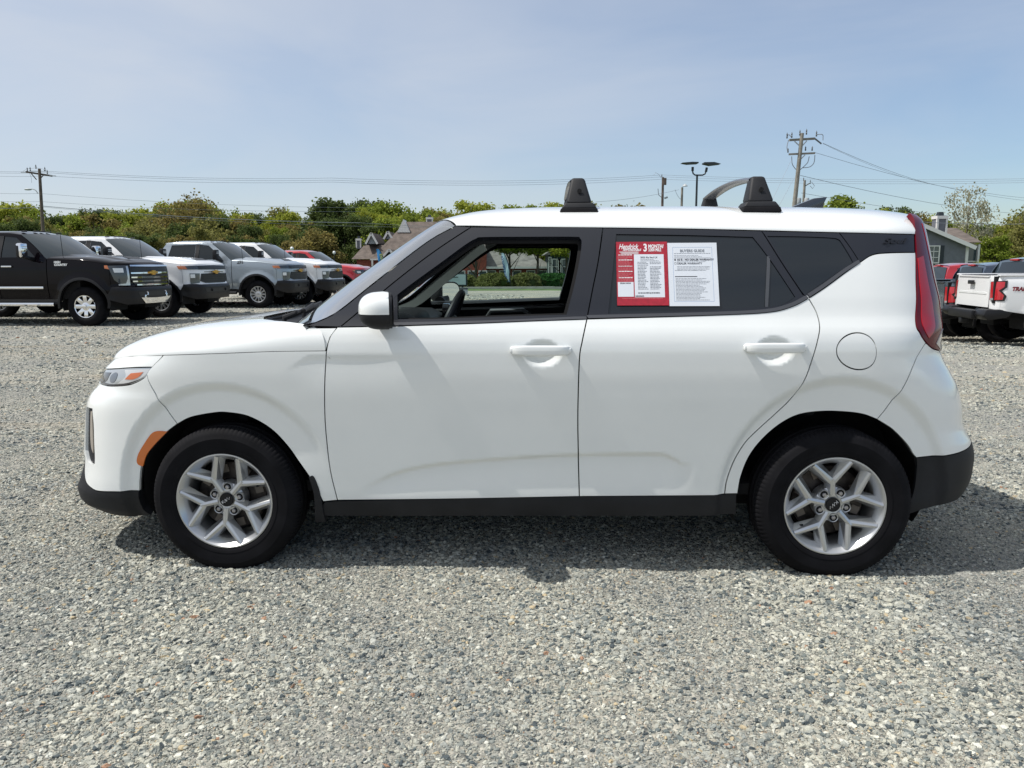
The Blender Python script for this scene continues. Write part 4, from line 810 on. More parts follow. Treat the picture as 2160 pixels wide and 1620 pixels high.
# --- roof rack feet, cross bars, aerial
for xc in (1.535,2.325):
    bar=sub('roof_rack_bar',CAR)
    for sg in (1,-1):
        def foot(z0,z1,xa,xb,xc2,xd,ya,yb,yc,yd,nm,mt,bv):
            vs=[(xa,sg*ya,z0),(xb,sg*ya,z0),(xb,sg*yb,z0),(xa,sg*yb,z0),(xc2,sg*yc,z1),(xd,sg*yc,z1),(xd,sg*yd,z1),(xc2,sg*yd,z1)]
            MB().add(vs,[(0,1,2,3),(4,5,6,7),(0,1,5,4),(1,2,6,5),(2,3,7,6),(3,0,4,7)]).build(nm,mt,bar,bevel=bv,bseg=3)
        foot(1.553,1.577,xc-.088,xc+.084,xc-.080,xc+.078,-.60,-.44,-.59,-.45,'rack_pad',M_RUB,.006)
        foot(1.576,1.600,xc-.078,xc+.078,xc-.062,xc+.060,-.585,-.45,-.575,-.46,'rack_foot',M_BLKPL,.006)
        foot(1.598,1.712,xc-.058,xc+.056,xc-.034,xc+.024,-.572,-.46,-.520,-.455,'rack_tower',M_BLKPL,.012)
        MB().lathe([(.001,-.002),(.010,-.002),(.010,.004)],18,'y',(xc+.001,sg*-.556,1.652)).build('rack_lock',M_DARK,bar)
    P=[]
    for yy in np.linspace(-.50,.50,30):
        zz=1.698+.026*(1-(yy/.5)**2); row=[]
        for a in np.linspace(0,2*math.pi,14,endpoint=False): row.append((xc+.036*math.cos(a)-.006,yy,zz+.0125*math.sin(a)))
        row.append(row[0]); P.append(row)
    MB().grid(P).build('cross_bar',mat('bar_dark',(.055,.058,.064),.35,coat=.4),bar,smooth=True,angle=60)
MB().prism([(2.53,1.583),(2.60,1.602),(2.68,1.634),(2.735,1.655),(2.80,1.662),(2.786,1.630),(2.778,1.583)],-.022,.022).build('shark_fin_aerial',mat('fin_navy',(.018,.024,.035),.25,coat=1),CAR,bevel=.005)

# ================================================================ notices taped to the rear door glass
def decal_frame(t0,z0,t1,z1):
    """corner points on the glass plane -> matrix with x right, y up"""
    a=WR0.S(np.array([t0]),np.array([z0]))[0]; b=WR0.S(np.array([t1]),np.array([z0]))[0]; c=WR0.S(np.array([t0]),np.array([z1]))[0]
    ex=Vector(b-a); W_=ex.length; ex.normalize(); ey=Vector(c-a); H_=ey.length; ey.normalize(); nz=ex.cross(ey).normalized(); ey=nz.cross(ex)
    M=Matrix((ex,ey,nz)).transposed().to_4x4(); M.translation=Vector(a)+nz*.004
    return M,W_,H_
def sheet(name,lab,corners,mt,th=.0008):
    (t0,z0),(t1,z1)=corners; M,W_,H_=decal_frame(t0,z0,t1,z1)
    root=thing(name,lab,'notice'); root.matrix_world=CAR_M@M
    MB().box((W_/2,H_/2,0),(W_,H_,th)).build('paper',mt,root)
    return root,W_,H_
CAR_M=Matrix.Translation(CAR.location)@Matrix.Rotation(-.0431,4,'Z')
def rect(mb,x,y,w,h,z): mb.add([(x,y,z),(x+w,y,z),(x+w,y+h,z),(x,y+h,z)],[(0,1,2,3)])
def lines(root,x,y0,w,n,dy,h,mt,z=.0007,rag=.35,name='small_print'):
    mb=MB(); rr=random.Random(int(x*1e4)+n)
    for i in range(n):
        ww=w*(1-rag*rr.random()); xx=x
        while xx<x+ww:
            l=min(rr.uniform(.004,.013),x+ww-xx); rect(mb,xx,y0-i*dy,l,h*rr.uniform(.8,1),z); xx+=l+.0016
    return mb.build(name,mt,root,fix=False)
def T_(root,s,x,y,size,mt,name='lettering',bold=0,al='LEFT',shear=0,sx=1,z=.0008):
    return textmesh(s,size,mt,name,root,Matrix.Translation((x,y,z)),bold=bold,align=al,shear=shear,sx=sx)
st1,W1,H1=sheet('warranty_notice','red warranty poster on the rear door window, left of the white buyers guide','' or ((3.1825,1.163),(3.3950,1.4235)),M_PRINTR)
u=W1/1.0; 
def fx(a): return a*W1
def fy(b): return (1-b)*H1
T_(st1,'Hendrick',fx(.05),fy(.115),.032,M_INKW,bold=.0006,shear=.35,sx=.66)
T_(st1,'AFFORDABLE',fx(.13),fy(.145),.0125,M_INKW,bold=.0004,shear=.3,sx=1.0)
mb=MB(); 
for k in range(3): mb.add([(fx(.06+.02*k),fy(.165+.014*k),.0008),(fx(.42),fy(.165+.014*k),.0008),(fx(.45),fy(.158+.014*k),.0008),(fx(.06+.02*k),fy(.158+.014*k),.0008)],[(0,1,2,3)])
mb.build('logo_stripes',M_INKW,st1,fix=False)
T_(st1,'3',fx(.53),fy(.150),.046,M_INKW,bold=.0014,sx=.75)
T_(st1,'MONTH/',fx(.63),fy(.100),.0215,M_INKW,bold=.0008,sx=.74)
T_(st1,'3,000 MILE',fx(.63),fy(.152),.0190,M_INKW,bold=.0006,sx=.62)
T_(st1,'LIMITED POWERTRAIN WARRANTY',fx(.535),fy(.172),.0060,M_INKP,sx=.80)
mb=MB(); rect(mb,fx(.345),fy(.875),fx(.58),fy(.2)-fy(.875),.0006); rect(mb,fx(.02),fy(.865),fx(.305),fy(.635)-fy(.865),.0006); mb.build('white_insert',M_PAPER,st1,fix=False)
T_(st1,'2022 Kia Soul LX',fx(.635),fy(.262),.0100,M_INK,bold=.0002,al='CENTER',z=.0011)
lines(st1,fx(.47),fy(.285),fx(.36),2,.006,.0018,M_INKG,z=.0010)
lines(st1,fx(.41),fy(.33),fx(.22),3,.0065,.0028,M_INKG,z=.0010); lines(st1,fx(.65),fy(.33),fx(.22),2,.0065,.0028,M_INKG,z=.0010)
lines(st1,fx(.41),fy(.405),fx(.21),16,.0068*.95,.0030,M_INKG,z=.0010); lines(st1,fx(.65),fy(.405),fx(.23),16,.0068*.95,.0030,M_INKG,z=.0010)
lines(st1,fx(.41),fy(.815),fx(.42),1,.007,.0045,M_INK,z=.0010,rag=0)
T_(st1,'HENDRICK',fx(.355),fy(.865),.0072,M_INK,bold=.0003,z=.0011)
T_(st1,'SCAN NOW',fx(.17),fy(.665),.0080,M_INK,bold=.0003,al='CENTER',z=.0011)
for b in (.215,.295,.395,.475,.575): lines(st1,fx(.04),fy(b),fx(.27),1,.006,.0038,M_INKW,rag=0)
for b,n in ((.235,3),(.32,5),(.42,3),(.50,4),(.60,3)): lines(st1,fx(.03),fy(b),fx(.29),n,.0052,.0020,M_INKP)
lines(st1,fx(.1),fy(.895),fx(.78),1,.006,.0020,M_INKP,rag=0)
st2,W1,H1=sheet('buyers_guide_notice','white buyers guide sheet on the rear door window, right of the red poster',((3.3965,1.160),(3.6000,1.4180)),M_PAPER)
mb=MB()
x0,x1,y0,y1=fx(.10),fx(.90),fy(.93),fy(.075); t_=.0012
for q in ((x0,y0,x1-x0,t_),(x0,y1,x1-x0,t_),(x0,y0,t_,y1-y0),(x1-t_,y0,t_,y1-y0)): rect(mb,*q,.0006)
mb.build('border_line',M_BLUEL,st2,fix=False)
T_(st2,'BUYERS GUIDE',fx(.5),fy(.150),.0165,M_INKG,bold=.0006,al='CENTER',sx=.92)
lines(st2,fx(.13),fy(.175),fx(.74),1,.006,.0022,M_INKG,rag=0); lines(st2,fx(.13),fy(.205),fx(.74),2,.006,.0018,M_INKG)
mb=MB(); rect(mb,fx(.13),fy(.245),fx(.74),.0011,.0007); rect(mb,fx(.13),fy(.287),fx(.03),.0085,.0007); rect(mb,fx(.13),fy(.545),fx(.45),.0035,.0007); mb.build('rules',M_INK,st2,fix=False)
T_(st2,'AS IS - NO DEALER WARRANTY',fx(.185),fy(.285),.0118,M_INK,bold=.0005,sx=.90)
T_(st2,'DEALER WARRANTY',fx(.185),fy(.345),.0118,M_INK,bold=.0003,sx=.93)
mb=MB()
for q in ((fx(.13),fy(.345),.008,.001),(fx(.13),fy(.345)+.008,.008,.001),(fx(.13),fy(.345),.001,.009),(fx(.13)+.007,fy(.345),.001,.009)): rect(mb,*q,.0007)
mb.build('tick_box',M_INK,st2,fix=False)
lines(st2,fx(.18),fy(.305),fx(.6),1,.006,.0016,M_INKG); lines(st2,fx(.18),fy(.385),fx(.68),4,.0056,.0020,M_INKG,rag=.15); lines(st2,fx(.13),fy(.445),fx(.15),1,.006,.002,M_INKG); lines(st2,fx(.5),fy(.445),fx(.1),1,.006,.002,M_INKG)
lines(st2,fx(.14),fy(.575),fx(.72),17,.0058,.0022,M_INKG,rag=.35)
# ================================================================ pickup trucks
M_TGLASS=mat('truck_glass',(.010,.014,.017),.04,spec=.5)
M_TSHIELD=mat('truck_windshield',(.022,.032,.036),.05,spec=.6)
M_TBLK=mat('truck_black_trim',(.008,.008,.010),.42,spec=.35)
M_TGR=mat('grille_black',(.008,.008,.009),.4)
M_GOLD=mat('gold_badge',(.62,.36,.06),.3,metal=.6)
M_LAMPW=mat('white_lamp',(.72,.75,.76),.12,coat=1)
M_LAMPD=mat('smoked_lamp',(.035,.042,.046),.1,coat=1)
M_AMBL=mat('amber_marker',(.55,.16,.04),.25,coat=1)
M_TAIL=mat('truck_tail_red',(.42,.010,.018),.15,coat=1)
def truck(name,label,paint,style='hd',k=1.0,front='black',group=None,badge=None,wheel='spoke',loc=(0,0),phi=0,rear=False,boss=None):
    D=dict(wb=4.36,fo=1.0,ro=1.22,hw=1.03,r=.42,belt=1.44,roof=2.03,cab0=.80,cab1=3.06,bed=1.47) if style=='hd' else (dict(wb=3.75,fo=.93,ro=1.15,hw=1.01,r=.40,belt=1.30,roof=1.90,cab0=.72,cab1=2.85,bed=1.36) if style=='ld' else dict(wb=3.34,fo=.88,ro=1.12,hw=.955,r=.395,belt=1.24,roof=1.80,cab0=.72,cab1=2.86,bed=1.30))
    wb,fo,ro,hw,r,belt,roof,c0,c1,bedz=[D[q] for q in ('wb','fo','ro','hw','r','belt','roof','cab0','cab1','bed')]
    zk=belt/1.44; tail=wb+ro; Z=lambda v:v*zk
    root=thing(name,label,'pickup truck',(loc[0],loc[1],gz(*loc)+.02),math.pi-phi,group); root.scale=(k,k,k)
    plan=[(-fo,0),(-fo+.01,.42),(-fo+.045,.70),(-fo+.14,.86),(-fo+.36,hw-.05),(-.2,hw-.01),(.5,hw),(wb*.5,hw),(tail-.5,hw),(tail-.14,hw-.02),(tail-.03,hw-.12),(tail,hw-.32),(tail,0)]
    W_=mono([.3,Z(.6),Z(.9),Z(1.2),Z(1.36),Z(1.46),Z(1.6)],[.965*hw,.985*hw,hw,.995*hw,.975*hw,.945*hw,.90*hw])
    F_=mono([.3,Z(.5),Z(.62),Z(.78),Z(.84),Z(1.1),Z(1.28),Z(1.38),Z(1.5)],[.10,.02,0,.0,.05,.06,.09,.17,.34]); R_=mono([.3,.55,.62,.9,1.5],[.14,.0,.05,.05,.06])
    def feat(x,z):
        d=0*x
        for cx in (0,wb):
            q=np.hypot((x-cx),(z-r)); d=d+.035*sst(r+.30,r+.13,q)
        return d-.015*sst(Z(.75),Z(.66),z)
    wr=Wrap(plan,W_,F_,R_,(-fo+.1,-.15),(tail-.4,tail-.02),feat,wref=hw); wr.front=F_; TT=wr.T
    toff=np.interp(.5,wr.c[:len(wr.c)//2,0],wr.t[:len(wr.c)//2])-.5 if False else None
    # t as a function of x along the side
    sel=(wr.c[:,1]>hw*.8); xs_,ts_=wr.c[sel,0],wr.t[sel]
    tx=lambda x: float(np.interp(x,xs_,ts_))
    S_=wr.S
    P=lambda L:[(tx(x),z) for x,z in L]
    def pn(nm,poly,mt,off=0,res=.07,cross=False,gap=.004,depth=.03,label=None,holes=()): return panel(nm,S_,poly,mt,root,res,off=off,cross=cross,gap=gap,depth=depth,label=label,holes=holes)
    ra=r+.125
    def arch(cx,a0=180,a1=0,n=14,rr=None): 
        rr=rr or ra; return [(cx+rr*math.cos(R(a)),r+.02+rr*math.sin(R(a))) for a in np.linspace(a0,a1,n)]
    zr=Z(.58); zh0,zh1=Z(1.31),Z(1.42); xF=-fo+.36
    pn('front_fender',np.array(P([(xF,Z(.82)),(xF,zh0),(0,(zh0+zh1)/2+.02),(c0-.02,zh1),(c0-.02,zr)]+[p for p in arch(0)[::-1] if p[1]>zr-.02])),paint,0)
    mid=c0+(c1-c0)*.485
    pn('front_door',np.array(P([(c0-.01,zr),(c0-.01,zh1),(mid,belt-.02),(mid,zr)])),paint)
    pn('rear_door',np.array(P([(mid+.004,zr),(mid+.004,belt-.02),(c1-.08,belt-.02),(c1-.08,Z(.9)),(c1-.25,zr)])),paint)
    pn('bed_side',np.array(P([(c1-.07,belt-.02),(c1,bedz),(tail-.12,bedz),(tail-.09,Z(.78)),(wb+ra+.05,Z(.70))]+[p for p in arch(wb)[::-1] if p[1]>zr+.05]+[(c1-.2,zr),(c1-.07,Z(.9))])),paint)
    pn('rocker_trim',np.array(P([(ra-.02,zr-.12),(ra-.02,zr),(wb-ra,zr),(wb-ra,zr-.12)])),M_TBLK,-.02)
    # wheel opening lips
    for cx in (0,wb):
        o1=[p for p in arch(cx,186,-6,20,ra+.05)]; o2=[p for p in arch(cx,-6,186,20,ra-.01)]
        pn('arch_trim',np.array(P(o1+o2)),M_TBLK,.022,.05,depth=.05)
        Pw=[[(cx+(ra)*math.cos(a),s*hw*.93,r+.02+ra*math.sin(a)) for s in (1,.35)] for a in np.linspace(R(-12),R(192),20)]
        for s in (1,-1): MB().grid([[(a[0],a[1]*s,a[2]) for a in row]+[(cx,hw*.3*s,r)] for row in Pw]).build('wheel_well',M_DARK,root)
    # front face
    tF=tx(xF); fas=paint
    pn('front_fascia',np.array([(0,Z(.80)),(tF,Z(.82)),(tF,zh0),(tF-.3,zh0-.005),(0,zh0-.01)]),paint,0,cross=True)
    pn('front_bumper',np.array([(0,Z(.46)),(tF-.25,Z(.46)),(tx(-ra+.0),Z(.56)),(tx(-ra-.0)+.0,Z(.70)),(tF,Z(.82)),(tF-.2,Z(.82)),(.75,Z(.80)),(0,Z(.80))]),M_TBLK if front!='paintbumper' else paint,.035,cross=True,depth=.06)
    if not rear:
        pn('bumper_slot',np.array([(0,Z(.62)),(.62,Z(.62)),(.66,Z(.72)),(0,Z(.72))]),M_TGR,.040,cross=True,depth=.004)
        if front=='chrome':
            pn('grille_back',np.array([(0,Z(.84)),(.60,Z(.84)),(.74,Z(1.0)),(.72,Z(1.28)),(0,Z(1.28))]),M_TGR,.012,cross=True)
            for zz,te in ((.865,.60),(.94,.70),(1.025,.73),(1.115,.73),(1.265,.72)): pn('grille_bar',np.array([(0,Z(zz)-.020),(te,Z(zz)-.014),(te,Z(zz)+.014),(0,Z(zz)+.020)]),M_CHROME,.045,cross=True,gap=0)
            pn('skid_plate',np.array([(0,Z(.47)),(.42,Z(.47)),(.60,Z(.60)),(0,Z(.585))]),M_CHROME,.055,cross=True)
            hls=panel('headlight',S_,np.array([(.76,Z(.93)),(.92,Z(.86)),(1.06,Z(.98)),(1.16,Z(1.27)),(.74,Z(1.28))]),M_LAMPD,root,.06,off=.02,gap=0)
            panel('lamp_strip',S_,np.array([(.76,Z(.86)),(.98,Z(.86)),(.98,Z(.89)),(.84,Z(.90)),(.80,Z(1.0)),(.80,Z(1.26)),(.76,Z(1.26))]),M_LENS,root,.06,off=.028,gap=0)
            panel('lamp_unit',S_,np.array([(.86,Z(1.13)),(1.04,Z(1.13)),(1.06,Z(1.22)),(.86,Z(1.22))]),M_LAMPW,root,.06,off=.026,gap=0)
            panel('amber_lamp',S_,np.array([(1.14,Z(1.20)),(1.24,Z(1.22)),(1.24,Z(1.28)),(1.16,Z(1.28))]),M_AMBL,root,.05,off=.012,gap=0)
        elif front=='black':
            pn('upper_grille',np.array([(0,Z(1.18)),(.72,Z(1.18)),(.76,Z(1.28)),(0,Z(1.29))]),M_TGR,.018,cross=True)
            panel('headlight',S_,np.array([(.72,Z(1.185)),(1.10,Z(1.19)),(1.16,Z(1.265)),(.74,Z(1.28))]),M_LAMPD,root,.05,off=.02,gap=0)
            panel('amber_lamp',S_,np.array([(1.00,Z(1.19)),(1.22,Z(1.20)),(1.26,Z(1.27)),(1.04,Z(1.27))]),M_AMBL,root,.05,off=.024,gap=0)
            pn('lower_grille',np.array([(0,Z(.845)),(.52,Z(.845)),(.70,Z(.90)),(.64,Z(1.085)),(0,Z(1.10))]),M_TGR,.018,cross=True)
            for zz in (.90,.95,1.0,1.05): pn('grille_bar',np.array([(0,Z(zz)-.006),(.62,Z(zz)-.006),(.62,Z(zz)+.006),(0,Z(zz)+.006)]),M_TBLK,.026,cross=True,gap=0)
            panel('fog_cluster',S_,np.array([(.72,Z(.86)),(.96,Z(.84)),(.96,Z(1.09)),(.70,Z(1.09))]),M_LAMPD,root,.05,off=.016,gap=0)
            panel('fog_lamp',S_,np.array([(.84,Z(.98)),(.95,Z(.98)),(.95,Z(1.07)),(.84,Z(1.07))]),M_LAMPW,root,.05,off=.022,gap=0)
            pn('grille_slot',np.array([(.12,Z(1.115)),(.50,Z(1.12)),(.50,Z(1.135)),(.12,Z(1.135))]),M_TGR,.004,gap=0)
        else:
            pn('lower_grille',np.array([(0,Z(.84)),(.60,Z(.84)),(.78,Z(1.0)),(.72,Z(1.24)),(0,Z(1.25))]),M_TGR,.014,cross=True)
            panel('headlight',S_,np.array([(.76,Z(1.10)),(1.05,Z(1.08)),(1.22,Z(1.20)),(1.22,Z(1.26)),(.74,Z(1.26))]),M_LAMPD,root,.05,off=.014,gap=0)
            panel('lamp_unit',S_,np.array([(.88,Z(1.12)),(1.02,Z(1.12)),(1.06,Z(1.2)),(.9,Z(1.2))]),M_LAMPW,root,.05,off=.02,gap=0)
            panel('amber_lamp',S_,np.array([(1.12,Z(1.19)),(1.21,Z(1.21)),(1.21,Z(1.25)),(1.12,Z(1.25))]),M_AMBL,root,.05,off=.02,gap=0)
        fz=Z(1.125); q=S_(np.array([0.0]),np.array([fz]))[0]
        MB().prism([(-.16,fz-.014),(-.055,fz-.03),(-.055,fz-.05),(.065,fz-.05),(.065,fz-.03),(.17,fz-.014),(.15,fz+.022),(.055,fz+.022),(.055,fz+.045),(-.065,fz+.045),(-.065,fz+.022),(-.15,fz+.022)],q[0]-.075,q[0]-.03,'yz').build('cross_badge',M_GOLD,root,bevel=.004)
        if front=='chrome':
            for s in (1,-1): MB().box((-fo+.02,s*.42,Z(.60)),(.12,.06,.10)).build('tow_hook',M_CHROME,root,bevel=.01)
        for s in (1,-1): MB().tube([(-fo-.0,s*.36,Z(.72)),(-fo-.05,s*.36,Z(.69)),(-fo-.05,s*.36,Z(.66)),(-fo,s*.36,Z(.64))],.018,6).build('tow_loop',M_TBLK if front!='chrome' else M_CHROME,root)
    # hood
    tsx=np.linspace(0,tx(c0-.02),120); hzv=np.interp(tsx,[0,tF-.3,tF,tx(0),tx(c0-.02)],[zh0-.01,zh0-.005,zh0,(zh0+zh1)/2+.02,zh1]); he=S_(tsx,hzv); o2=np.argsort(he[:,0]); hx,hy,hz3=he[o2,0],-he[o2,1],hzv[o2]
    An=np.sign(np.linspace(-1,1,41))*np.abs(np.sin(np.linspace(-1,1,41)*math.pi/2))**.8; x0=hx[0]+.002; xr=c0-.02-.26*(1-np.abs(An)**2.2)
    X=x0+(np.linspace(0,1,40)**1.6)[:,None]*(xr[None]-x0); th=np.abs(np.broadcast_to(An[None],X.shape)); y_=np.interp(X,hx,hy); z_=np.interp(X,hx,hz3)
    cz=np.interp(X,[x0,x0+.05,x0+.2,x0+.6,c0],[.0,.045,.085,.105,.09])
    zz_=z_+cz*(1-th**5)**(1/1.7)+ (.025 if style=='hd' else .012)*sst(.62,.45,th)*sst(.0,.35,(X-x0))
    MB().grid(np.stack([X,np.broadcast_to(An[None],X.shape)*y_,zz_],-1)).build('hood',paint,root,smooth=True,angle=60)
    if style=='hd' and not rear:
        MB().add([(x0+.22,-.24,zh0+.085),(x0+.22,.24,zh0+.085),(x0+.42,.28,zh0+.155),(x0+.42,-.28,zh0+.155),(x0+.22,-.24,zh0+.095),(x0+.22,.24,zh0+.095),(x0+.42,.28,zh0+.165),(x0+.42,-.28,zh0+.165)],[(0,3,2,1),(4,5,6,7),(0,1,5,4),(1,2,6,5),(2,3,7,6),(3,0,4,7)]).build('hood_scoop',M_TGR,root)
    # cab
    yc=mono([belt-.1,belt,belt+.1,roof-.16,roof-.06,roof],[.965*hw,.95*hw,.925*hw,.80*hw,.765*hw,.70*hw])
    Sc=lambda x,z: np.stack([np.asarray(x,float),-yc(z),np.asarray(z,float)],-1)
    ax,az=c0+.66,roof-.09
    outl=np.vstack([cr([(c0-.02,belt-.025),(c0+.30,belt+.24),(ax,az)],6),cr([(ax,az),(ax+.35,roof-.055),(c1-.5,roof-.05),(c1-.14,roof-.075)],5),cr([(c1-.14,roof-.075),(c1-.02,roof-.3),(c1,belt-.02)],4)])
    w1=seg([(c0+.26,belt+.025),(c0+.44,belt+.19),(ax+.10,az-.055)],[(ax+.10,az-.055),(mid-.06,roof-.115)],[(mid-.06,roof-.115),(mid-.05,belt+.02)],[(mid-.05,belt+.02),(c0+.26,belt+.025)],n=5)
    w2=seg([(mid+.07,roof-.115),(c1-.32,roof-.13)],[(c1-.32,roof-.13),(c1-.22,belt+.02)],[(c1-.22,belt+.02),(mid+.07,belt+.02)],[(mid+.07,belt+.02),(mid+.07,roof-.115)],n=5)
    panel('cab_side',Sc,outl,paint,root,.08,holes=[w1,w2],gap=0,holegap=0)
    panel('front_side_glass',Sc,w1,M_TGLASS,root,.1,off=-.01,gap=0); panel('rear_side_glass',Sc,w2,M_TGLASS,root,.1,off=-.01,gap=0)
    panel('door_pillar',Sc,np.array([(mid-.055,belt+.01),(mid+.065,belt+.01),(mid+.065,roof-.11),(mid-.055,roof-.11)]),M_TBLK,root,.1,off=.003,gap=0,depth=.004)
    xs4=np.linspace(ax-.005,c1-.11,26); A4=np.sign(np.linspace(-1,1,31))*np.abs(np.sin(np.linspace(-1,1,31)*math.pi/2))**.85
    ed=np.interp(xs4,[ax-.005,ax+.35,c1-.5,c1-.11],[az,roof-.055,roof-.05,roof-.08]); Xr=xs4[:,None]-.10*(1-np.abs(A4)[None]**2)*np.linspace(1,0,26)[:,None]**1.5
    Zr=ed[:,None]+np.interp(xs4,[ax,ax+.3,c1-.5,c1-.11],[.035,.065,.065,.045])[:,None]*(1-np.abs(A4)[None]**3.2)**(1/1.6); Yr=A4[None]*yc(ed)[:,None]
    MB().grid(np.stack([Xr,Yr,Zr],-1)).build('cab_roof',paint,root,smooth=True,angle=60)
    A5=np.linspace(-1,1,21); bas=np.stack([c0-.0-.23*(1-np.abs(A5)**2.2),A5*yc(belt-.02),np.full(21,belt-.02+.0)+.04*(1-np.abs(A5)**2)],-1); tp=np.stack([Xr[0,0]*0+np.interp(np.abs(A5),np.abs(A4[15:]),Xr[0,15:]),A5*yc(az),np.interp(np.abs(A5),np.abs(A4[15:]),Zr[0,15:])],-1)
    sv=np.linspace(0,1,12)[:,None,None]; WS=bas[None]*(1-sv)+tp[None]*sv+(4*sv*(1-sv))*np.array([-.02,0,.02])
    MB().grid(WS).build('windshield',M_TSHIELD,root,smooth=True,angle=60)
    bb=np.stack([np.full(21,c1-.01),A5*yc(belt)*.96,np.full(21,belt-.03)],-1); tb=np.stack([np.full(21,c1-.13),A5*yc(roof-.1)*.97,np.full(21,roof-.085)+.04*(1-np.abs(A5)**3)],-1)
    RW=bb[None]*(1-sv)+tb[None]*sv
    MB().grid(RW).build('cab_back',paint,root,smooth=True)
    MB().grid(RW[3:11,2:-2]+np.array([.012,0,0])).build('rear_window',M_TGLASS,root,smooth=True)
    MB().box((c1-.10,0,roof-.055),(.06,.34,.045)).build('high_brake_light',M_TAIL,root,bevel=.01)
    # bed
    mb=MB(); mb.box(((c1+tail)/2,0,Z(.95)),(tail-c1-.12,hw*1.78,.05)); mb.box((c1+.03,0,(Z(.95)+bedz)/2),(.05,hw*1.85,bedz-Z(.95)))
    for s in (1,-1): mb.box(((c1+tail)/2,s*hw*.86,(Z(.95)+bedz)/2-.02),(tail-c1-.1,.05,bedz-Z(.95)))
    mb.build('bed_liner',M_TBLK,root,label=None) if False else mb.build('bed_liner',M_TBLK,root)
    for s in (1,-1): MB().box(((c1+tail)/2+.0,s*hw*.895,bedz+.0),(tail-c1-.2,.13,.03)).build('bed_rail',M_TBLK if not rear else paint,root,bevel=.01)
    # tail
    tG=TT-(hw-.27)
    pn('tailgate',np.array([(tG,Z(.82)),(TT,Z(.82)),(TT,bedz-.01),(tG,bedz-.01)]),paint,.012,cross=True)
    pn('rear_corner',np.array([(tx(tail-.125),bedz),(tG-.006,bedz),(tG-.006,Z(.80)),(tx(tail-.095),Z(.78))]),paint)
    tl0=tG-.035; panel('tail_lamp_surround',S_,np.array([(tl0-.30,Z(.97)),(tl0-.012,Z(.98)),(tl0-.012,Z(1.375)),(tl0-.34,Z(1.40)),(tl0-.33,Z(1.26)),(tl0-.24,Z(1.18)),(tl0-.33,Z(1.08))]),M_TGR,root,.025,off=.010,gap=0)
    panel('tail_light',S_,np.array([(tl0-.26,Z(1.0)),(tl0-.010,Z(.985)),(tl0-.010,Z(1.37)),(tl0-.29,Z(1.37)),(tl0-.28,Z(1.27)),(tl0-.19,Z(1.19)),(tl0-.28,Z(1.09))]),M_TAIL,root,.025,off=.017,gap=0)
    if rear:
        panel('reverse_lamp',S_,np.array([(tl0-.12,Z(.985)),(tl0-.04,Z(.985)),(tl0-.04,Z(1.03)),(tl0-.12,Z(1.03))]),M_LENS,root,.05,off=.026,gap=0)
        MB().box((tail+.0,0,bedz-.14),(.05,.20,.075)).build('tailgate_handle',M_TGR,root,bevel=.012)
        pn('tailgate_crease',np.array([(tG+.10,Z(1.10)),(TT,Z(1.10)),(TT,Z(1.14)),(tG+.10,Z(1.14))]),paint,.020,cross=True,gap=0,depth=.012)
        pn('spoiler_lip',np.array([(tG,bedz-.035),(TT,bedz-.035),(TT,bedz-.01),(tG,bedz-.01)]),paint,.03,cross=True,gap=0)
    mb=MB(); mb.box((tail+.06,0,Z(.66)),(.22,hw*1.1,.16)); mb.build('step_bumper',M_TBLK,root,bevel=.02)
    for s in (1,-1): MB().prism([(tail-.42,Z(.80)),(tail+.10,Z(.79)),(tail+.14,Z(.66)),(tail+.06,Z(.56)),(tail-.28,Z(.62))],s*hw*.56,s*hw*.99).build('bumper_corner',M_TBLK,root,bevel=.03)
    MB().box((tail+.07,0,Z(.50)),(.16,.12,.10)).build('tow_hitch',M_TBLK,root,bevel=.01)
    # underbody
    mb=MB(); mb.box((wb/2,0,Z(.60)),(wb+ro*.8,hw*1.1,.14)); mb.build('frame_rails',M_DARK,root); 
    mb=MB(); mb.tube([(wb,-hw*.8,r),(wb,hw*.8,r)],.05,8); mb.tube([(0,-hw*.8,r),(0,hw*.8,r)],.045,8); mb.box((wb,0,r),(.28,.26,.26)); mb.build('axles',M_DARK,root)
    MB().box((c0+.75,0,(zr+belt)/2),(c1-c0+.6,hw*1.8,belt-zr)).build('cab_core',M_DARK,root)
    MB().box((-.1,0,Z(.98)),(fo*1.35,hw*1.15,.5)).build('engine_bay',M_DARK,root)
    # mirrors
    for s in (1,-1):
        m_=sub('side_mirror',root)
        if style=='hd':
            MB().box((c0+.34,s*(hw+.20),belt+.16),(.12,.20,.30)).build('mirror_shell',M_TBLK if front!='chrome' else M_CHROME,m_,bevel=.03)
            MB().box((c0+.365,s*(hw+.20),belt+.14),(.09,.205,.26)).build('mirror_frame',M_TBLK,m_,bevel=.02)
            for q in (.03,.07): MB().box((c0+.28,s*(hw+.20),belt+.17+q),(.012,.15,.018)).build('mirror_slat',M_LAMPW,m_)
            MB().bar((c0+.30,s*(hw-.08),belt-.03),(c0+.33,s*(hw+.17),belt+.03),.10,.07).build('mirror_arm',M_TBLK,m_,bevel=.015)
        else:
            MB().box((c0+.30,s*(hw+.11),belt+.09),(.12,.22,.17)).build('mirror_shell',paint if front=='red' else M_TBLK,m_,bevel=.04)
            MB().bar((c0+.28,s*(hw-.06),belt-.0),(c0+.30,s*(hw+.05),belt+.04),.08,.05).build('mirror_arm',M_TBLK,m_)
        for xd in (mid-.22,c1-.36):
            MB().box((xd,s*(hw*.985+.03),belt-.17),(.24,.035,.035)).build('door_handle',M_CHROME if front=='chrome' else paint,root,bevel=.01)
        if style=='hd' or front=='red':
            MB().tube([(c0-.32,s*hw*.86,zh1+.05),(c0-.30,s*hw*.86,zh1+.52)],.006,5).build('aerial',M_TBLK,root) if s>0 else None
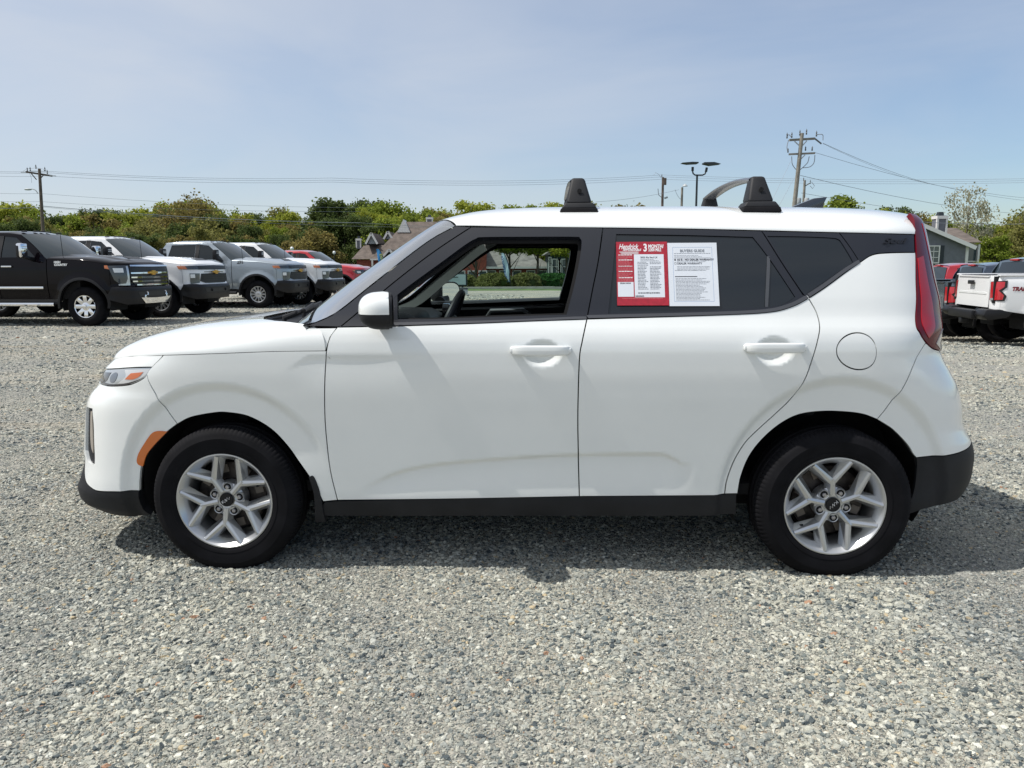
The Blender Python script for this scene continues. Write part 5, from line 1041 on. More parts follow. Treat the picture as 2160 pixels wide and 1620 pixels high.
        MB().tube([(ra+.10,s*(hw+.03),Z(.47)),(wb-ra-.15,s*(hw+.03),Z(.47))],.045,8).build('step_bar',M_CHROME if front=='chrome' else M_TBLK,root,smooth=True)
        if front=='chrome': MB().box((c0+1.05,s*(hw+.012),Z(.82)),(1.95,.03,.055)).build('door_moulding',M_CHROME,root,bevel=.01)
        if badge:
            c_=S_(np.array([tx(c0-.42)]),np.array([Z(1.34)]))[0]
            for li,b_ in enumerate(badge.split('/')):
                # reads left to right from outside on each side
                sx_=1 if s<0 else -1
                M=Matrix(((-sx_ if s>0 else 1,0,0),(0,0,s),(0,1,0))).to_4x4(); M=Matrix(((1 if s<0 else -1,0,0,0),(0,0,0,0),(0,1,0,0),(0,0,0,1)))
                M.translation=(c0-.42+(.22 if s>0 else -.22),s*(hw+.0),Z(1.335)-.055*li)
                textmesh(b_,.060 if '/' in badge else .12,M_LAMPW if front=='chrome' else M_TBLK,'badge',root,M,bold=.004,shear=.15)
        if boss:
            M=Matrix(((1 if s<0 else -1,0,0,0),(0,0,0,0),(0,1,0,0),(0,0,0,1))); M.translation=(tail-1.0 if s<0 else tail-.30,s*(hw+.001),Z(1.19)); 
            textmesh(boss,.095,mat('decal_red_black',(.20,.02,.03),.4),'decal',root,M,bold=.006,shear=.2)
    if style=='hd' and not rear:
        for yy in (-.55,-.2,0,.2,.55): MB().box((ax+.10+.02*abs(yy),yy,roof+.010-.05*abs(yy)**2),(.10,.07,.025)).build('roof_marker',M_TGR,root,bevel=.01)
    # wheels
    def wheelset(px,py,sg):
        w=sub('wheel',root,(px,py,r),(0,0,0 if sg<0 else math.pi)); ww=.28
        rim=.245 if wheel!='steel' else .215
        MB().lathe([(rim-.01,-ww/2+.03),(rim+.01,-ww/2),(rim+.05,-ww/2-.012),(r-.05,-ww/2-.006),(r-.015,-ww/2+.02),(r,-ww/2+.05),(r,ww/2-.05),(r-.02,ww/2-.01),(rim,ww/2)],44).build('tyre',M_RUB,w,smooth=True,angle=40)
        f=-ww/2
        MB().lathe([(rim,f+.02),(rim-.005,f-.002),(rim-.02,f+.006),(rim-.03,f+.06),(rim-.03,ww/2)],40).build('rim_barrel',M_CHROME if wheel=='chrome' else M_ALLOY,w,smooth=True,angle=35)
        MB().lathe([(.001,f+.10),(rim-.03,f+.10)],24).build('rim_back',M_DARK,w)
        n=8 if wheel=='chrome' else 12; mb=MB()
        mt=M_CHROME if wheel=='chrome' else M_ALLOY
        for q in range(n):
            a=2*math.pi*q/n; u=Vector((math.cos(a),0,math.sin(a)))
            wd=.085 if wheel=='chrome' else .042
            sp_=MB().bar(u*.06+Vector((0,f+.045,0)),u*(rim-.02)+Vector((0,f+.025,0)),wd,.03,up=(0,1,0)); sp_.build('spoke',mt,w,bevel=.004)
        MB().lathe([(.001,f-.02 if wheel=='chrome' else f+.015),(.035,f-.018 if wheel=='chrome' else f+.015),(.045,f+.01),(.095,f+.03),(.105,f+.06)],24).build('hub',mt,w,smooth=True,angle=40)
        return w
    for px in (0,wb):
        for sg in (-1,1): wheelset(px,sg*(hw-.16),sg)
    return root
def gp(px,py):
    """where a ray through this picture point meets the level lot"""
    d=_rr*((px-1080)/1622)+_uu*((810-py)/1622)+_f; t=(1.3139)/(-d.z); return (d.x*t,d.y*t)
def at_front(px,py,phi,hw,k=1.0):
    x,y=gp(px,py); return (x+math.sin(phi)*hw*k,y+math.cos(phi)*hw*k)
P_BLK=mat('paint_black_cherry',(.003,.0022,.0035),.07,coat=.22,spec=.1); P_WHT=mat('paint_truck_white',(.78,.79,.80),.3,coat=1)
P_SIL=mat('paint_steel_blue',(.30,.345,.385),.28,metal=.45,coat=1); P_RED=mat('paint_red',(.42,.008,.018),.22,coat=1); P_GRY=mat('paint_slate',(.085,.115,.145),.25,metal=.4,coat=1)
GRP='pickup trucks parked in a row on the left'
ph=R(6)
truck('pickup_truck','glossy black crew cab pickup with chrome bar grille, nearest of the left row',P_BLK,'hd',1.04,'chrome',GRP,'HIGH/COUNTRY','chrome',at_front(186,688,ph,1.0),ph)
truck('pickup_truck','white heavy pickup with black bumper parked between the black truck and the silver truck',P_WHT,'hd',1.03,'black',GRP,None,'spoke',at_front(343,670,ph,1.0),ph)
truck('pickup_truck','silver blue heavy pickup with black bumper, in the middle of the left row',P_SIL,'hd',1.03,'black',GRP,'Z71','spoke',at_front(547,650,ph,1.0),ph)
truck('pickup_truck','white heavy pickup with black bumper parked between the silver truck and the red truck',P_WHT,'hd',1.03,'black',GRP,None,'spoke',at_front(634,643,ph,1.0),ph)
truck('pickup_truck','bright red pickup at the far end of the left row, beside the windshield',P_RED,'ld',1.0,'red',GRP,None,'spoke',at_front(722,632,ph,1.0),ph)
G2='pickup trucks parked tail on at the right'
def tailtruck(px,Y,label,paint,front,boss,k=1.0,hw=.955,wb=3.34,ro=1.12,phi=R(8)):
    X=loc_of(px,Y,600); z=gz(X,Y); x=X+math.sin(phi)*hw+math.cos(phi)*(wb+ro)*k; y=Y+math.cos(phi)*hw-math.sin(phi)*(wb+ro)*k
    t=truck('pickup_truck',label,paint,'md',k,front,G2,None,'spoke',(x,y),phi,True,boss); t.location.z=z+.02
tailtruck(2098,14.0,'white midsize pickup seen from behind, red lettering on its bed side',P_WHT,'black','TRAIL BOSS')
tailtruck(2000,16.3,'slate grey midsize pickup just right of the tail light of the white car',P_GRY,'black','Z71')
tailtruck(1926,18.9,'navy midsize pickup showing only its cab between the grey and white pickups',mat('paint_navy',(.03,.045,.075),.2,coat=1),'black',None)
tailtruck(1868,21.6,'dark red pickup furthest back at the right, only its cab showing',P_RED,'red',None)
# ================================================================ trees
def leafmat(name,col,hi):
    m=bpy.data.materials.new(name); m.use_nodes=True; n=m.node_tree; b=n.nodes['Principled BSDF']; b.inputs['Roughness'].default_value=.7; b.inputs['Specular IOR Level'].default_value=.2
    ge=n.nodes.new('ShaderNodeNewGeometry'); r=n.nodes.new('ShaderNodeValToRGB'); r.color_ramp.elements[0].color=(*[c*.6 for c in col],1); r.color_ramp.elements[1].color=(*hi,1); e=r.color_ramp.elements.new(.55); e.color=(*col,1)
    n.links.new(ge.outputs['Random Per Island'],r.inputs[0]); n.links.new(r.outputs[0],b.inputs['Base Color'])
    tl=n.nodes.new('ShaderNodeBsdfTranslucent'); n.links.new(r.outputs[0],tl.inputs[0]); mx=n.nodes.new('ShaderNodeMixShader'); mx.inputs[0].default_value=.45; n.links.new(b.outputs[0],mx.inputs[1]); n.links.new(tl.outputs[0],mx.inputs[2]); n.links.new(mx.outputs[0],n.nodes['Material Output'].inputs[0])
    return m
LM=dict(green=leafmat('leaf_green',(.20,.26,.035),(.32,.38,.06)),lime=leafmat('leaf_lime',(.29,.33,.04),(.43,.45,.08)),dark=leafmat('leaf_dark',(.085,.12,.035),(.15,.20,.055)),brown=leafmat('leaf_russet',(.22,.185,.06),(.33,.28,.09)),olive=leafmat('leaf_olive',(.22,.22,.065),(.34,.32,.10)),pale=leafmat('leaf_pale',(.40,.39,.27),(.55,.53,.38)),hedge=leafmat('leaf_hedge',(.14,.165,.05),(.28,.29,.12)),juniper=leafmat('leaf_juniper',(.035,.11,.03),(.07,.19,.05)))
M_BARK=mat('bark',(.10,.08,.065),.9,var=(4,.6,1.4))
def crown_mesh(kind,seed,n=2600,leaf=.42,gap=.0,shape='round'):
    """unit tree: height 1, crown of leaf clumps; returned as leaf quads"""
    r=np.random.default_rng(seed); clumps=[]
    nc=r.integers(34,52)
    for i in range(nc):
        a=r.uniform(0,2*math.pi); hgt=r.uniform(.22,.92); rad=(.30*np.sqrt(max(0,1-((hgt-.52)/.52)**2)) if shape=='round' else .26*(1-hgt)**.7)*r.uniform(.3,1.0)
        clumps.append((rad*math.cos(a),rad*math.sin(a),hgt,r.uniform(.045,.105)))
    clumps.append((0,0,.55,.20)); clumps.append((0,0,.8,.12))
    cl=np.array(clumps); idx=r.integers(0,len(cl),n); c=cl[idx]
    d=r.normal(size=(n,3)); d/=np.linalg.norm(d,axis=1,keepdims=True); rr=c[:,3:4]*np.abs(r.normal(.95,.33,(n,1)))
    p=c[:,:3]+d*rr*np.array([1,1,.8]); 
    nrm=d*.6+r.normal(size=(n,3))*.6; nrm/=np.linalg.norm(nrm,axis=1,keepdims=True); u=np.cross(nrm,r.normal(size=(n,3))); u/=np.linalg.norm(u,axis=1,keepdims=True); v=np.cross(nrm,u)
    s=(leaf/15)*r.uniform(.6,1.5,(n,1))
    V=np.stack([p-u*s-v*s*.5,p+u*s*.3-v*s,p+u*s+v*s*.5,p-u*s*.3+v*s],1).reshape(-1,3)
    me=bpy.data.meshes.new('crown'); me.from_pydata(V.tolist(),[],[(4*i,4*i+1,4*i+2,4*i+3) for i in range(n)]); me.materials.append(LM[kind]); return me,cl
def trunk_mesh(cl,seed,thin=1.0):
    r=random.Random(seed); mb=MB(); mb.tube([(0,0,0),(.004,.003,.25),(-.004,0,.5),(.003,0,.86)],[.018*thin,.014*thin,.010*thin,.003],7)
    for c in cl[:14]:
        z0=max(.15,c[2]-.22-.1*r.random()); mb.tube([(0,0,z0),(c[0]*.5,c[1]*.5,z0+.45*(c[2]-z0)),(c[0],c[1],c[2])],[.007*thin,.004*thin,.0015],5)
    me=bpy.data.meshes.new('trunk'); me.from_pydata(mb.v,[],mb.f); me.materials.append(M_BARK); me.polygons.foreach_set('use_smooth',[True]*len(me.polygons)); return me
VAR={}
def variant(kind,i,n=8500,leaf=.185):
    key=(kind,i,n)
    if key not in VAR:
        me,cl=crown_mesh(kind,hash((len(kind),kind[0],i))%1000 if False else sum(map(ord,kind))*7+i*13,n,leaf); VAR[key]=(me,trunk_mesh(cl,i))
    return VAR[key]
def tree(x,y,h,kind,i,label,group=None,wid=1.0,n=8500,leaf=.185,cat='tree',rz=None,name=None,lift=0):
    cm,tm=variant(kind,i,n,leaf)
    t=thing(name or ('shrub' if cat=='shrub' else 'tree'),label,cat,(x,y,gz(x,y)),rz if rz is not None else (i*1.7+x)%6.28,group); t.scale=(h*wid,h*wid,h)
    for nm,me in (('trunk',tm),('crown',cm)):
        o=bpy.data.objects.new(nm,me); COL.objects.link(o); o.parent=t
        if lift and nm=='crown': o.location=(0,0,lift); o.scale=(1,1,1-lift)
    return t
# envelope of the far wood: picture column -> row of the tree tops
EX=[-200,0,20,45,70,110,145,190,230,270,300,335,365,400,430,460,500,540,560,600,630,665,700,740,780,810,845,890,930,970,1020,1060,1100,1150,1200,1250,1300,1350,1400,1450,1500,1540,1600,1700,1800,1850,1890,1930,1970,2020,2060,2110,2160,2400]
EY=[430,428,424,422,440,448,440,430,436,440,420,436,430,412,414,424,430,444,440,436,446,446,418,424,416,420,440,424,432,428,440,432,430,436,430,430,428,434,428,432,436,432,436,436,436,430,434,438,446,452,470,462,452,450]
rt=random.Random(11)
MARKS=[(-90,'beyond the left edge of the black pickup'),(20,'left of the brown utility pole'),(83,'behind the brown utility pole'),(135,'above the windshield of the black pickup'),(190,'above the hood of the black pickup'),(250,'above the cab of the nearer white pickup'),(310,'above the hood of the nearer white pickup'),(370,'above the rear cab of the silver pickup'),(430,'above the cab of the silver pickup'),(490,'above the hood of the silver pickup'),(545,'above the cab of the farther white pickup'),(605,'left of the first globe lamp'),(655,'above the roof of the red pickup'),(705,'above the hood of the red pickup'),(750,'left of the brick house chimney'),(800,'above the dormers of the brick house'),(855,'above the roof end of the brick house'),(910,'behind the brick house chimney'),(965,'above the windshield top of the white car'),(1030,'above the front roof edge of the white car'),(1100,'left of the front roof rack'),(1160,'just left of the front roof rack foot'),(1225,'behind the front roof rack foot'),(1290,'right of the front roof rack foot'),(1350,'left of the thin brown pole'),(1410,'behind the thin brown pole'),(1460,'behind the twin head lot lamp'),(1515,'behind the far rear rack foot'),(1570,'under the rear roof rack bar'),(1640,'behind the leaning pole'),(1710,'behind the shark fin aerial'),(1790,'right of the shark fin aerial'),(1860,'above the rear roof of the white car'),(1920,'above the tail light of the white car'),(1980,'behind the grey house chimney'),(2040,'behind the pale blossoming tree'),(2110,'above the white midsize pickup at the right'),(2200,'beyond the right edge behind the white midsize pickup'),(2300,'far beyond the right edge of the lot')]
KN={'green':'mid green','lime':'lime green','dark':'dark evergreen','brown':'russet brown','olive':'olive'}
def place_row(n,y0,y1,kinds,over,row,x0=-160,x1=2300,hmin=6,skip=None):
    for j in range(n):
        px=x0+(x1-x0)*(j+rt.uniform(.1,.9))/n; Y=rt.uniform(y0,y1); X=loc_of(px,Y,480); ov=over(rt); k=rt.choice(kinds); i=rt.randrange(4); wd=rt.uniform(.72,1.1)
        if skip and skip[0]<px<skip[1]: continue
        top=np.interp(px,EX,EY)+ov; h=max(hmin,hz(top,Y,px)-gz(X,Y))
        mk=min(MARKS,key=lambda q:abs(q[0]-px))[1]
        tree(X,Y,h*.985,k,i,'%s %s tree, %s'%(row,KN[k],mk),'trees of the far wood',wd)
place_row(84,165,190,['green','lime','green','olive','lime','dark'],lambda r:r.uniform(-4,12),'hindmost')
place_row(56,140,160,['green','lime','brown','olive','green'],lambda r:r.uniform(8,26),'second row',skip=(1010,1900))
place_row(46,118,134,['dark','brown','olive','green','dark'],lambda r:r.uniform(26,50),'third row',x1=1000)
place_row(26,92,108,['dark','olive','green','dark','brown'],lambda r:r.uniform(52,75),'front row',x1=700,hmin=3)
place_row(18,75,95,['olive','green','olive','brown'],lambda r:r.uniform(8,50),'near',x0=2075,x1=2400,hmin=4)
place_row(14,118,140,['green','olive','dark'],lambda r:r.uniform(20,60),'second row',x0=960,x1=1240)
def one(px,top,Y,kind,i,lab,w=1,n=8500,leaf=.185,base=None,**k):
    X=loc_of(px,Y,480); z0=gz(X,Y); h=hz(top,Y,px)-z0; return tree(X,Y,h,kind,i,lab,None,w,n,leaf,**k)
one(665,482,88,'brown',5,'broad russet tree with yellow tips left of the brown roofed house',1.35,11000,.17)
one(400,408,135,'brown',6,'tall nearly bare brown tree rising above the silver truck',1.2,5200,.14)
one(2040,388,78,'pale',7,'tall pale blossoming tree behind the grey house at the right',.72,4200,.13)
one(1778,405,120,'green',8,'round green tree right of the shark fin aerial',1.15,9000,.17)
one(1325,428,150,'brown',9,'small rounded brown tree just above the car roof between the racks',1.1)
one(2150,428,85,'olive',10,'wispy thin leaved tree at the right edge of the wood',1.1,3600,.14)
one(700,415,150,'dark',11,'tall dark oak left of the brown roofed house',1.2,11000,.19)
one(2075,545,60,'lime',12,'low yellow green bush beside the porch of the grey house',1.6,6000,.13,cat='shrub')
# ================================================================ buildings
M_BRICK=mat('red_brick',(.24,.065,.045),.85,var=(5,.75,1.2)); M_SHING=mat('brown_shingle',(.125,.102,.088),.9,var=(1.6,.75,1.25)); M_SHING2=mat('grey_shingle',(.17,.16,.15),.9,var=(1.6,.75,1.25))
M_TRW=mat('white_trim',(.72,.72,.70),.6); M_WGL=mat('window_glass',(.06,.09,.10),.06,coat=1); M_SIDE=mat('slate_siding',(.155,.165,.19),.75,var=(3,.9,1.1)); M_TEAL=mat('dark_teal_siding',(.022,.05,.05),.75); M_SHUT=mat('shutter_black',(.02,.028,.035),.6)
def window(root,x,y,z,w,h,panes=(2,2),ax='x',shut=False):
    f=sub('window',root,(x,y,z),(0,0,0 if ax=='x' else -math.pi/2))
    mb=MB(); t=.09
    for q in ((0,0,h/2-t/2,w,t),(0,0,-h/2+t/2,w,t)): mb.box((q[0],-.04,q[2]),(q[3],.1,q[4]))
    for s in (-1,1): mb.box((s*(w/2-t/2),-.04,0),(t,.1,h-2*t))
    for k in range(1,panes[0]): mb.box((-w/2+w*k/panes[0],-.03,0),(.04,.06,h-2*t))
    for k in range(1,panes[1]): mb.box((0,-.025,-h/2+h*k/panes[1]),(w-2*t,.05,.05))
    mb.build('window_frame',M_TRW,f); MB().box((0,.0,0),(w-t,.03,h-t)).build('pane',M_WGL,f)
    if shut:
        for s in (-1,1): MB().box((s*(w/2+.2),-.03,0),(.34,.05,h)).build('shutter',M_SHUT,f)
# grey siding house at the right
Y=66; X0,X1=loc_of(1815,Y),loc_of(2040,Y); zb=gz(X0,Y)
gh_=thing('house','slate grey sided house with white trim and boxed chimney behind the right hand trucks','house',(0,0,0))
ze=hz(522,Y); xm=(X0+X1)/2-1.2; zr_=hz(462,Y)
MB().prism([(X0,zb),(X1,zb),(X1,ze),(xm,zr_),(X0,ze)],Y,Y+9).build('wall',M_SIDE,gh_)
dx,dz=(X1-xm),(zr_-ze)
mb=MB(); o_=.45; mb.add([(xm,Y-.4,zr_+.12),(X1+o_,Y-.4,ze-o_*dz/dx+.12),(X1+o_,Y+9.4,ze-o_*dz/dx+.12),(xm,Y+9.4,zr_+.12),(xm,Y-.4,zr_),(X1+o_,Y-.4,ze-o_*dz/dx),(X1+o_,Y+9.4,ze-o_*dz/dx),(xm,Y+9.4,zr_)],[(0,1,2,3),(7,6,5,4),(0,4,5,1),(1,5,6,2),(2,6,7,3),(3,7,4,0)]); mb.build('roof',M_SHING,gh_)
mb=MB(); mb.add([(xm,Y-.4,zr_+.12),(X0-o_,Y-.4,ze-o_*dz/dx+.12),(X0-o_,Y+9.4,ze-o_*dz/dx+.12),(xm,Y+9.4,zr_+.12),(xm,Y-.4,zr_),(X0-o_,Y-.4,ze-o_*dz/dx),(X0-o_,Y+9.4,ze-o_*dz/dx),(xm,Y+9.4,zr_)],[(3,2,1,0),(4,5,6,7),(0,1,5,4),(1,2,6,5),(2,3,7,6),(3,0,4,7)]); mb.build('roof',M_SHING,gh_)
MB().bar((xm,Y-.45,zr_-.05),(X1+o_,Y-.45,ze-o_*dz/dx-.05),.06,.32).build('barge_board',M_TRW,gh_); MB().bar((xm,Y-.45,zr_-.05),(X0-o_,Y-.45,ze-o_*dz/dx-.05),.06,.32).build('barge_board',M_TRW,gh_)
MB().box((X1-.06,Y-.03,(zb+ze)/2),(.22,.12,ze-zb)).build('corner_board',M_TRW,gh_)
window(gh_,loc_of(1968,Y),Y-.04,hz(541,Y),1.0,1.5,(2,3),shut=True); window(gh_,loc_of(1900,Y),Y-.04,hz(541,Y),1.0,1.5,(2,3),shut=True)
# lower wing with the brown roof to the right, with a porch bay
wx0,wx1=X1-1.5,loc_of(2058,Y+2.5); zt=hz(484,Y+5)
mb=MB(); mb.prism([(Y+1.8,hz(516,Y+2)),(Y+6,zt),(Y+10,hz(516,Y+2))],wx0,loc_of(2070,Y+1.8),'yz'); mb.build('wing_roof',M_SHING,gh_)
MB().box(((wx0+wx1)/2,Y+5,(zb+hz(522,Y+3))/2),(wx1-wx0,5,hz(522,Y+3)-zb)).build('wing_wall',M_SIDE,gh_)
window(gh_,loc_of(2052,Y+2.3),Y+2.45,hz(540,Y+2.4),.9,1.4,(1,1)); MB().box((loc_of(2063,Y+2.2),Y+2.2,(zb+hz(520,Y+2))/2),(.16,.16,hz(520,Y+2)-zb)).build('porch_post',M_TRW,gh_)
def chimney(root,x,y,z0,z1,w=1.0):
    c=sub('chimney',root); MB().box((x,y,(z0+z1)/2),(w,w,z1-z0)).build('chimney_stack',M_SIDE,c)
    mb=MB(); mb.box((x,y-.02,z1-.12),(w+.12,w+.12,.26)); 
    for s in (-1,1): mb.box((x+s*w*.46,y-w*.46,(z0+z1)/2),(.16,.16,z1-z0-.3))
    mb.build('chimney_trim',M_TRW,c); MB().box((x,y,z1+.18),(w*.55,w*.55,.34),taper=.8).build('chimney_cap',M_SHUT,c)
chimney(gh_,loc_of(1976,Y+2),Y+2,zr_-1.4,hz(456,Y+2,1976),.85)
# brown roofed brick house, left of the windshield
Y=104; zb=gz(-20,Y)
bh=thing('house','red brick house with big brown shingle roof and white dormers above the red truck','house',(0,0,0))
xa,xb=loc_of(782,Y),loc_of(1080,Y); ze=hz(545,Y)
MB().box(((xa+xb)/2,Y+5,(zb+ze)/2),(xb-xa,10,ze-zb)).build('wall',M_BRICK,bh)
rx0,rx1=loc_of(790,Y)-.5,loc_of(1085,Y); r0,r1=loc_of(858,Y+5),loc_of(1010,Y+5); zr_=hz(467,Y+5)
mb=MB(); mb.add([(rx0,Y-.5,ze),(rx1,Y-.5,ze),(rx1,Y+10.5,ze),(rx0,Y+10.5,ze),(r0,Y+5,zr_),(r1,Y+5,zr_)],[(0,1,5,4),(1,2,5),(2,3,4,5),(3,0,4),(0,3,2,1)]); mb.build('roof',M_SHING,bh)
mb=MB(); mb.add([(r0-.3,Y+4.2,zr_+.3),(r0-1.2,Y+4.2,zr_-1.6),(r0+.6,Y+4.2,zr_-1.6)],[(0,1,2)]); 
MB().prism([(r0-1.0,zr_-1.5),(r0+.8,zr_-1.5),(r0-.1,zr_+.25)],Y+3.2,Y+6).build('roof_gablet',M_TRW,bh)
MB().bar((rx0,Y-.55,ze-.05),(rx1,Y-.55,ze-.05),.12,.2).build('gutter',M_TRW,bh)
for k in range(8):
    xx=xa+1.2+k*2.2
    if xx<xb-1: window(bh,xx,Y-.05,(zb+ze)/2-.2,1.0,1.6,(2,2))
# porch columns
for k in range(4): MB().box((xa+.4+k*.9,Y-1.2,(zb+ze)/2),(.22,.22,ze-zb)).build('porch_column',M_TRW,bh)
# left lower wing with ridge, dormers, front gable
wx0,wx1=loc_of(752,Y),loc_of(850,Y)
MB().box((loc_of(768,Y),Y+3,(zb+hz(546,Y))/2),(loc_of(784,Y)-loc_of(752,Y),6,hz(546,Y)-zb)).build('wing_wall',M_BRICK,bh)
mb=MB(); zt=hz(514,Y+3); mb.add([(wx0-.6,Y-.4,hz(545,Y)),(wx1,Y-.4,hz(545,Y)),(wx1,Y+7,hz(545,Y)),(wx0-.6,Y+7,hz(545,Y)),(wx0+.6,Y+3,zt),(wx1,Y+3,zt)],[(0,1,5,4),(1,2,5),(2,3,4,5),(3,0,4),(0,3,2,1)]); mb.build('wing_roof',M_SHING,bh)
MB().bar((wx0,Y+2.9,zt+.03),(wx1,Y+2.9,zt+.03),.2,.14).build('ridge_cap',M_SHUT,bh)
def gable(px0,px1,ptop,pbase,Yg,deep,nm='dormer'):
    d=sub(nm,bh); x0,x1=loc_of(px0,Yg),loc_of(px1,Yg); zt,z0=hz(ptop,Yg),hz(pbase,Yg); xm=(x0+x1)/2
    MB().prism([(x0,z0),(x1,z0),(xm,zt)],Yg,Yg+.2).build('gable_wall',mat('pale_gable',(.33,.37,.40),.7) if nm=='dormer' else M_SHUT,d)
    mb=MB(); mb.add([(xm,Yg-.35,zt+.15),(x0-.25,Yg-.35,z0),(x0-.25,Yg+deep,z0),(xm,Yg+deep,zt+.15)],[(0,1,2,3)]); mb.add([(xm,Yg-.35,zt+.15),(x1+.25,Yg-.35,z0),(x1+.25,Yg+deep,z0),(xm,Yg+deep,zt+.15)],[(0,3,2,1)]); mb.build('gable_roof',M_SHING,d,fix=False)
    for xe in (x0-.25,x1+.25): MB().bar((xm,Yg-.4,zt+.1),(xe,Yg-.4,z0-.02),.08,.26).build('barge_board',M_TRW,d)
gable(777,794,492,513,Y+1,7); gable(815,826,489,503,Y+3,6); gable(806,838,527,547,Y-4,7,'porch_gable'); gable(930,946,467,484,Y+2,5)
MB().box((loc_of(822,Y-4),Y-4,hz(548.5,Y-4)),(2.6,.3,.22)).build('porch_beam',M_TRW,bh)
chimney(bh,loc_of(758,Y+3),Y+3,zt-.6,hz(502,Y+3),.62); chimney(bh,loc_of(908,Y+6),Y+6,zr_-1.5,hz(458,Y+6),.85)
# long brick office behind the hedge, seen through the car
Y=88; zb=gz(0,Y)
of=thing('office_building','long low red brick office behind the hedges, seen through the open car window','office building',(0,0,0))
xa,xb=loc_of(905,Y),loc_of(1158,Y); ze=hz(564,Y)
MB().box(((xa+xb)/2,Y+5,(zb+ze)/2),(xb-xa,10,ze-zb)).build('wall',M_BRICK,of)
xl=loc_of(1026,Y); MB().box(((xa-3+xl)/2,Y+3.6,(zb+ze+2.2)/2),(xl-xa+3,9,ze-zb+2.2)).build('tall_wing_wall',M_BRICK,of)
mb=MB(); mb.add([(xl,Y-.6,ze),(xb+.6,Y-.6,ze),(xb+.6,Y+10.6,ze),(xl,Y+10.6,ze),(xl,Y+5,ze+2.6),(xb-3.5,Y+5,ze+2.6)],[(0,1,5,4),(1,2,5),(2,3,4,5),(3,0,4),(0,3,2,1)]); mb.build('roof',M_SHING2,of)
MB().bar((xl,Y-.65,ze-.02),(xb+.6,Y-.65,ze-.02),.15,.24).build('gutter',M_TRW,of)
for px in (972,995,1018,1036,1062,1090,1120,1145): window(of,loc_of(px,Y-1),Y-.95 if px<1026 else Y-.05,hz(581,Y),.95 if px<1026 else 1.0,1.15,(1,1))
dt=thing('house','dark teal house with white windows right of the brick office, through the car window','house',(0,0,0))
Yt=84; xa,xb=loc_of(1157,Yt),loc_of(1235,Yt); zt_=hz(538,Yt)
MB().box(((xa+xb)/2,Yt+4,(gz(0,Yt)+zt_)/2),(xb-xa,8,zt_-gz(0,Yt))).build('wall',M_TEAL,dt)
MB().prism([(xa-.5,zt_),(xb+.5,zt_),((xa+xb)/2,hz(505,Yt))],Yt-.4,Yt+8).build('roof',M_SHING2,dt)
for px,ww in ((1159,.35),(1174,1.0),(1186,.95)): window(dt,loc_of(px if px>1160 else 1160,Yt),Yt-.05,hz(563,Yt),ww,1.7 if ww>.5 else 2.1,(2 if ww>.5 else 1,2))
# ---------------------------------------------------------------- hedges
def bush(px0,px1,ptop,pbase,Y,kind,lab,seed,nl=5200):
    x0,x1=loc_of(px0,Y),loc_of(px1,Y); zb=gz((x0+x1)/2,Y); h=hz(ptop,Y)-zb; r=np.random.default_rng(seed); n=nl; L=(x1-x0)/2
    a=r.uniform(0,2*math.pi,n); zf=r.uniform(0,1,n); lump=1+.10*np.sin(a*3+seed)+.08*np.sin(a*7)
    e=(1-zf**3)**(1/2.2); p=np.stack([np.cos(a)*L*e*lump,np.sin(a)*1.6*e*lump,zf*h*(.92+.08*np.sin(a*5+seed))],1)*r.uniform(.90,1.03,(n,1))
    top=r.uniform(0,1,n)<.3; q=np.sqrt(r.uniform(0,1,n)); p[top]=np.stack([np.cos(a)*L*q*.93,np.sin(a)*1.5*q,h*(1-q**4*.35)*(.93+.07*np.sin(a*6+q*9))],1)[top]
    nm=r.normal(size=(n,3)); u=np.cross(nm,r.normal(size=(n,3))); u/=np.linalg.norm(u,axis=1,keepdims=True); v=np.cross(nm,u); v/=np.linalg.norm(v,axis=1,keepdims=True); s=r.uniform(.05,.13,(n,1))
    V=np.stack([p-u*s-v*s*.6,p+u*s*.3-v*s,p+u*s+v*s*.6,p-u*s*.3+v*s],1).reshape(-1,3)
    root=thing('hedge',lab,'hedge',((x0+x1)/2,Y,zb)); me=bpy.data.meshes.new('foliage'); me.from_pydata(V.tolist(),[],[(4*i,4*i+1,4*i+2,4*i+3) for i in range(n)]); me.materials.append(LM[kind]); o=bpy.data.objects.new('foliage',me); COL.objects.link(o); o.parent=root
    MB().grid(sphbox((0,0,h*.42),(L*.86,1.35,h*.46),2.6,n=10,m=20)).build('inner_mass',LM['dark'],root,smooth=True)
bush(1003,1085,577,614,64,'hedge','olive green clipped hedge mound left of the feather flag seen through the car',1,6500)
bush(1078,1142,577,612,65,'hedge','yellow green hedge right of the feather flag seen through the car',2,6000)
bush(1118,1215,578,611,66,'juniper','dark green juniper hedge at the right edge of the open window',3,7000)
bush(962,1004,580,610,66,'hedge','small olive bush between the roadside sign and the hedge mound',4,3500)
bush(800,850,572,600,80,'juniper','dark shrub at the corner of the brick house behind the first flag',6,3000)
for px,top,w_,i in ((1135,425,1.0,3),(1002,418,1.0,2),(1075,430,.85,1),(1195,425,1.0,0)):
    one(px,top,73,'green' if i%2 else 'lime',i,{3:'leafy street tree in front of the brick office right of the flag',2:'lime leaved street tree left of the feather flag',1:'green street tree behind the feather flag',0:'lime street tree in front of the teal house'}[i],w_,9000,.17,lift=.28)
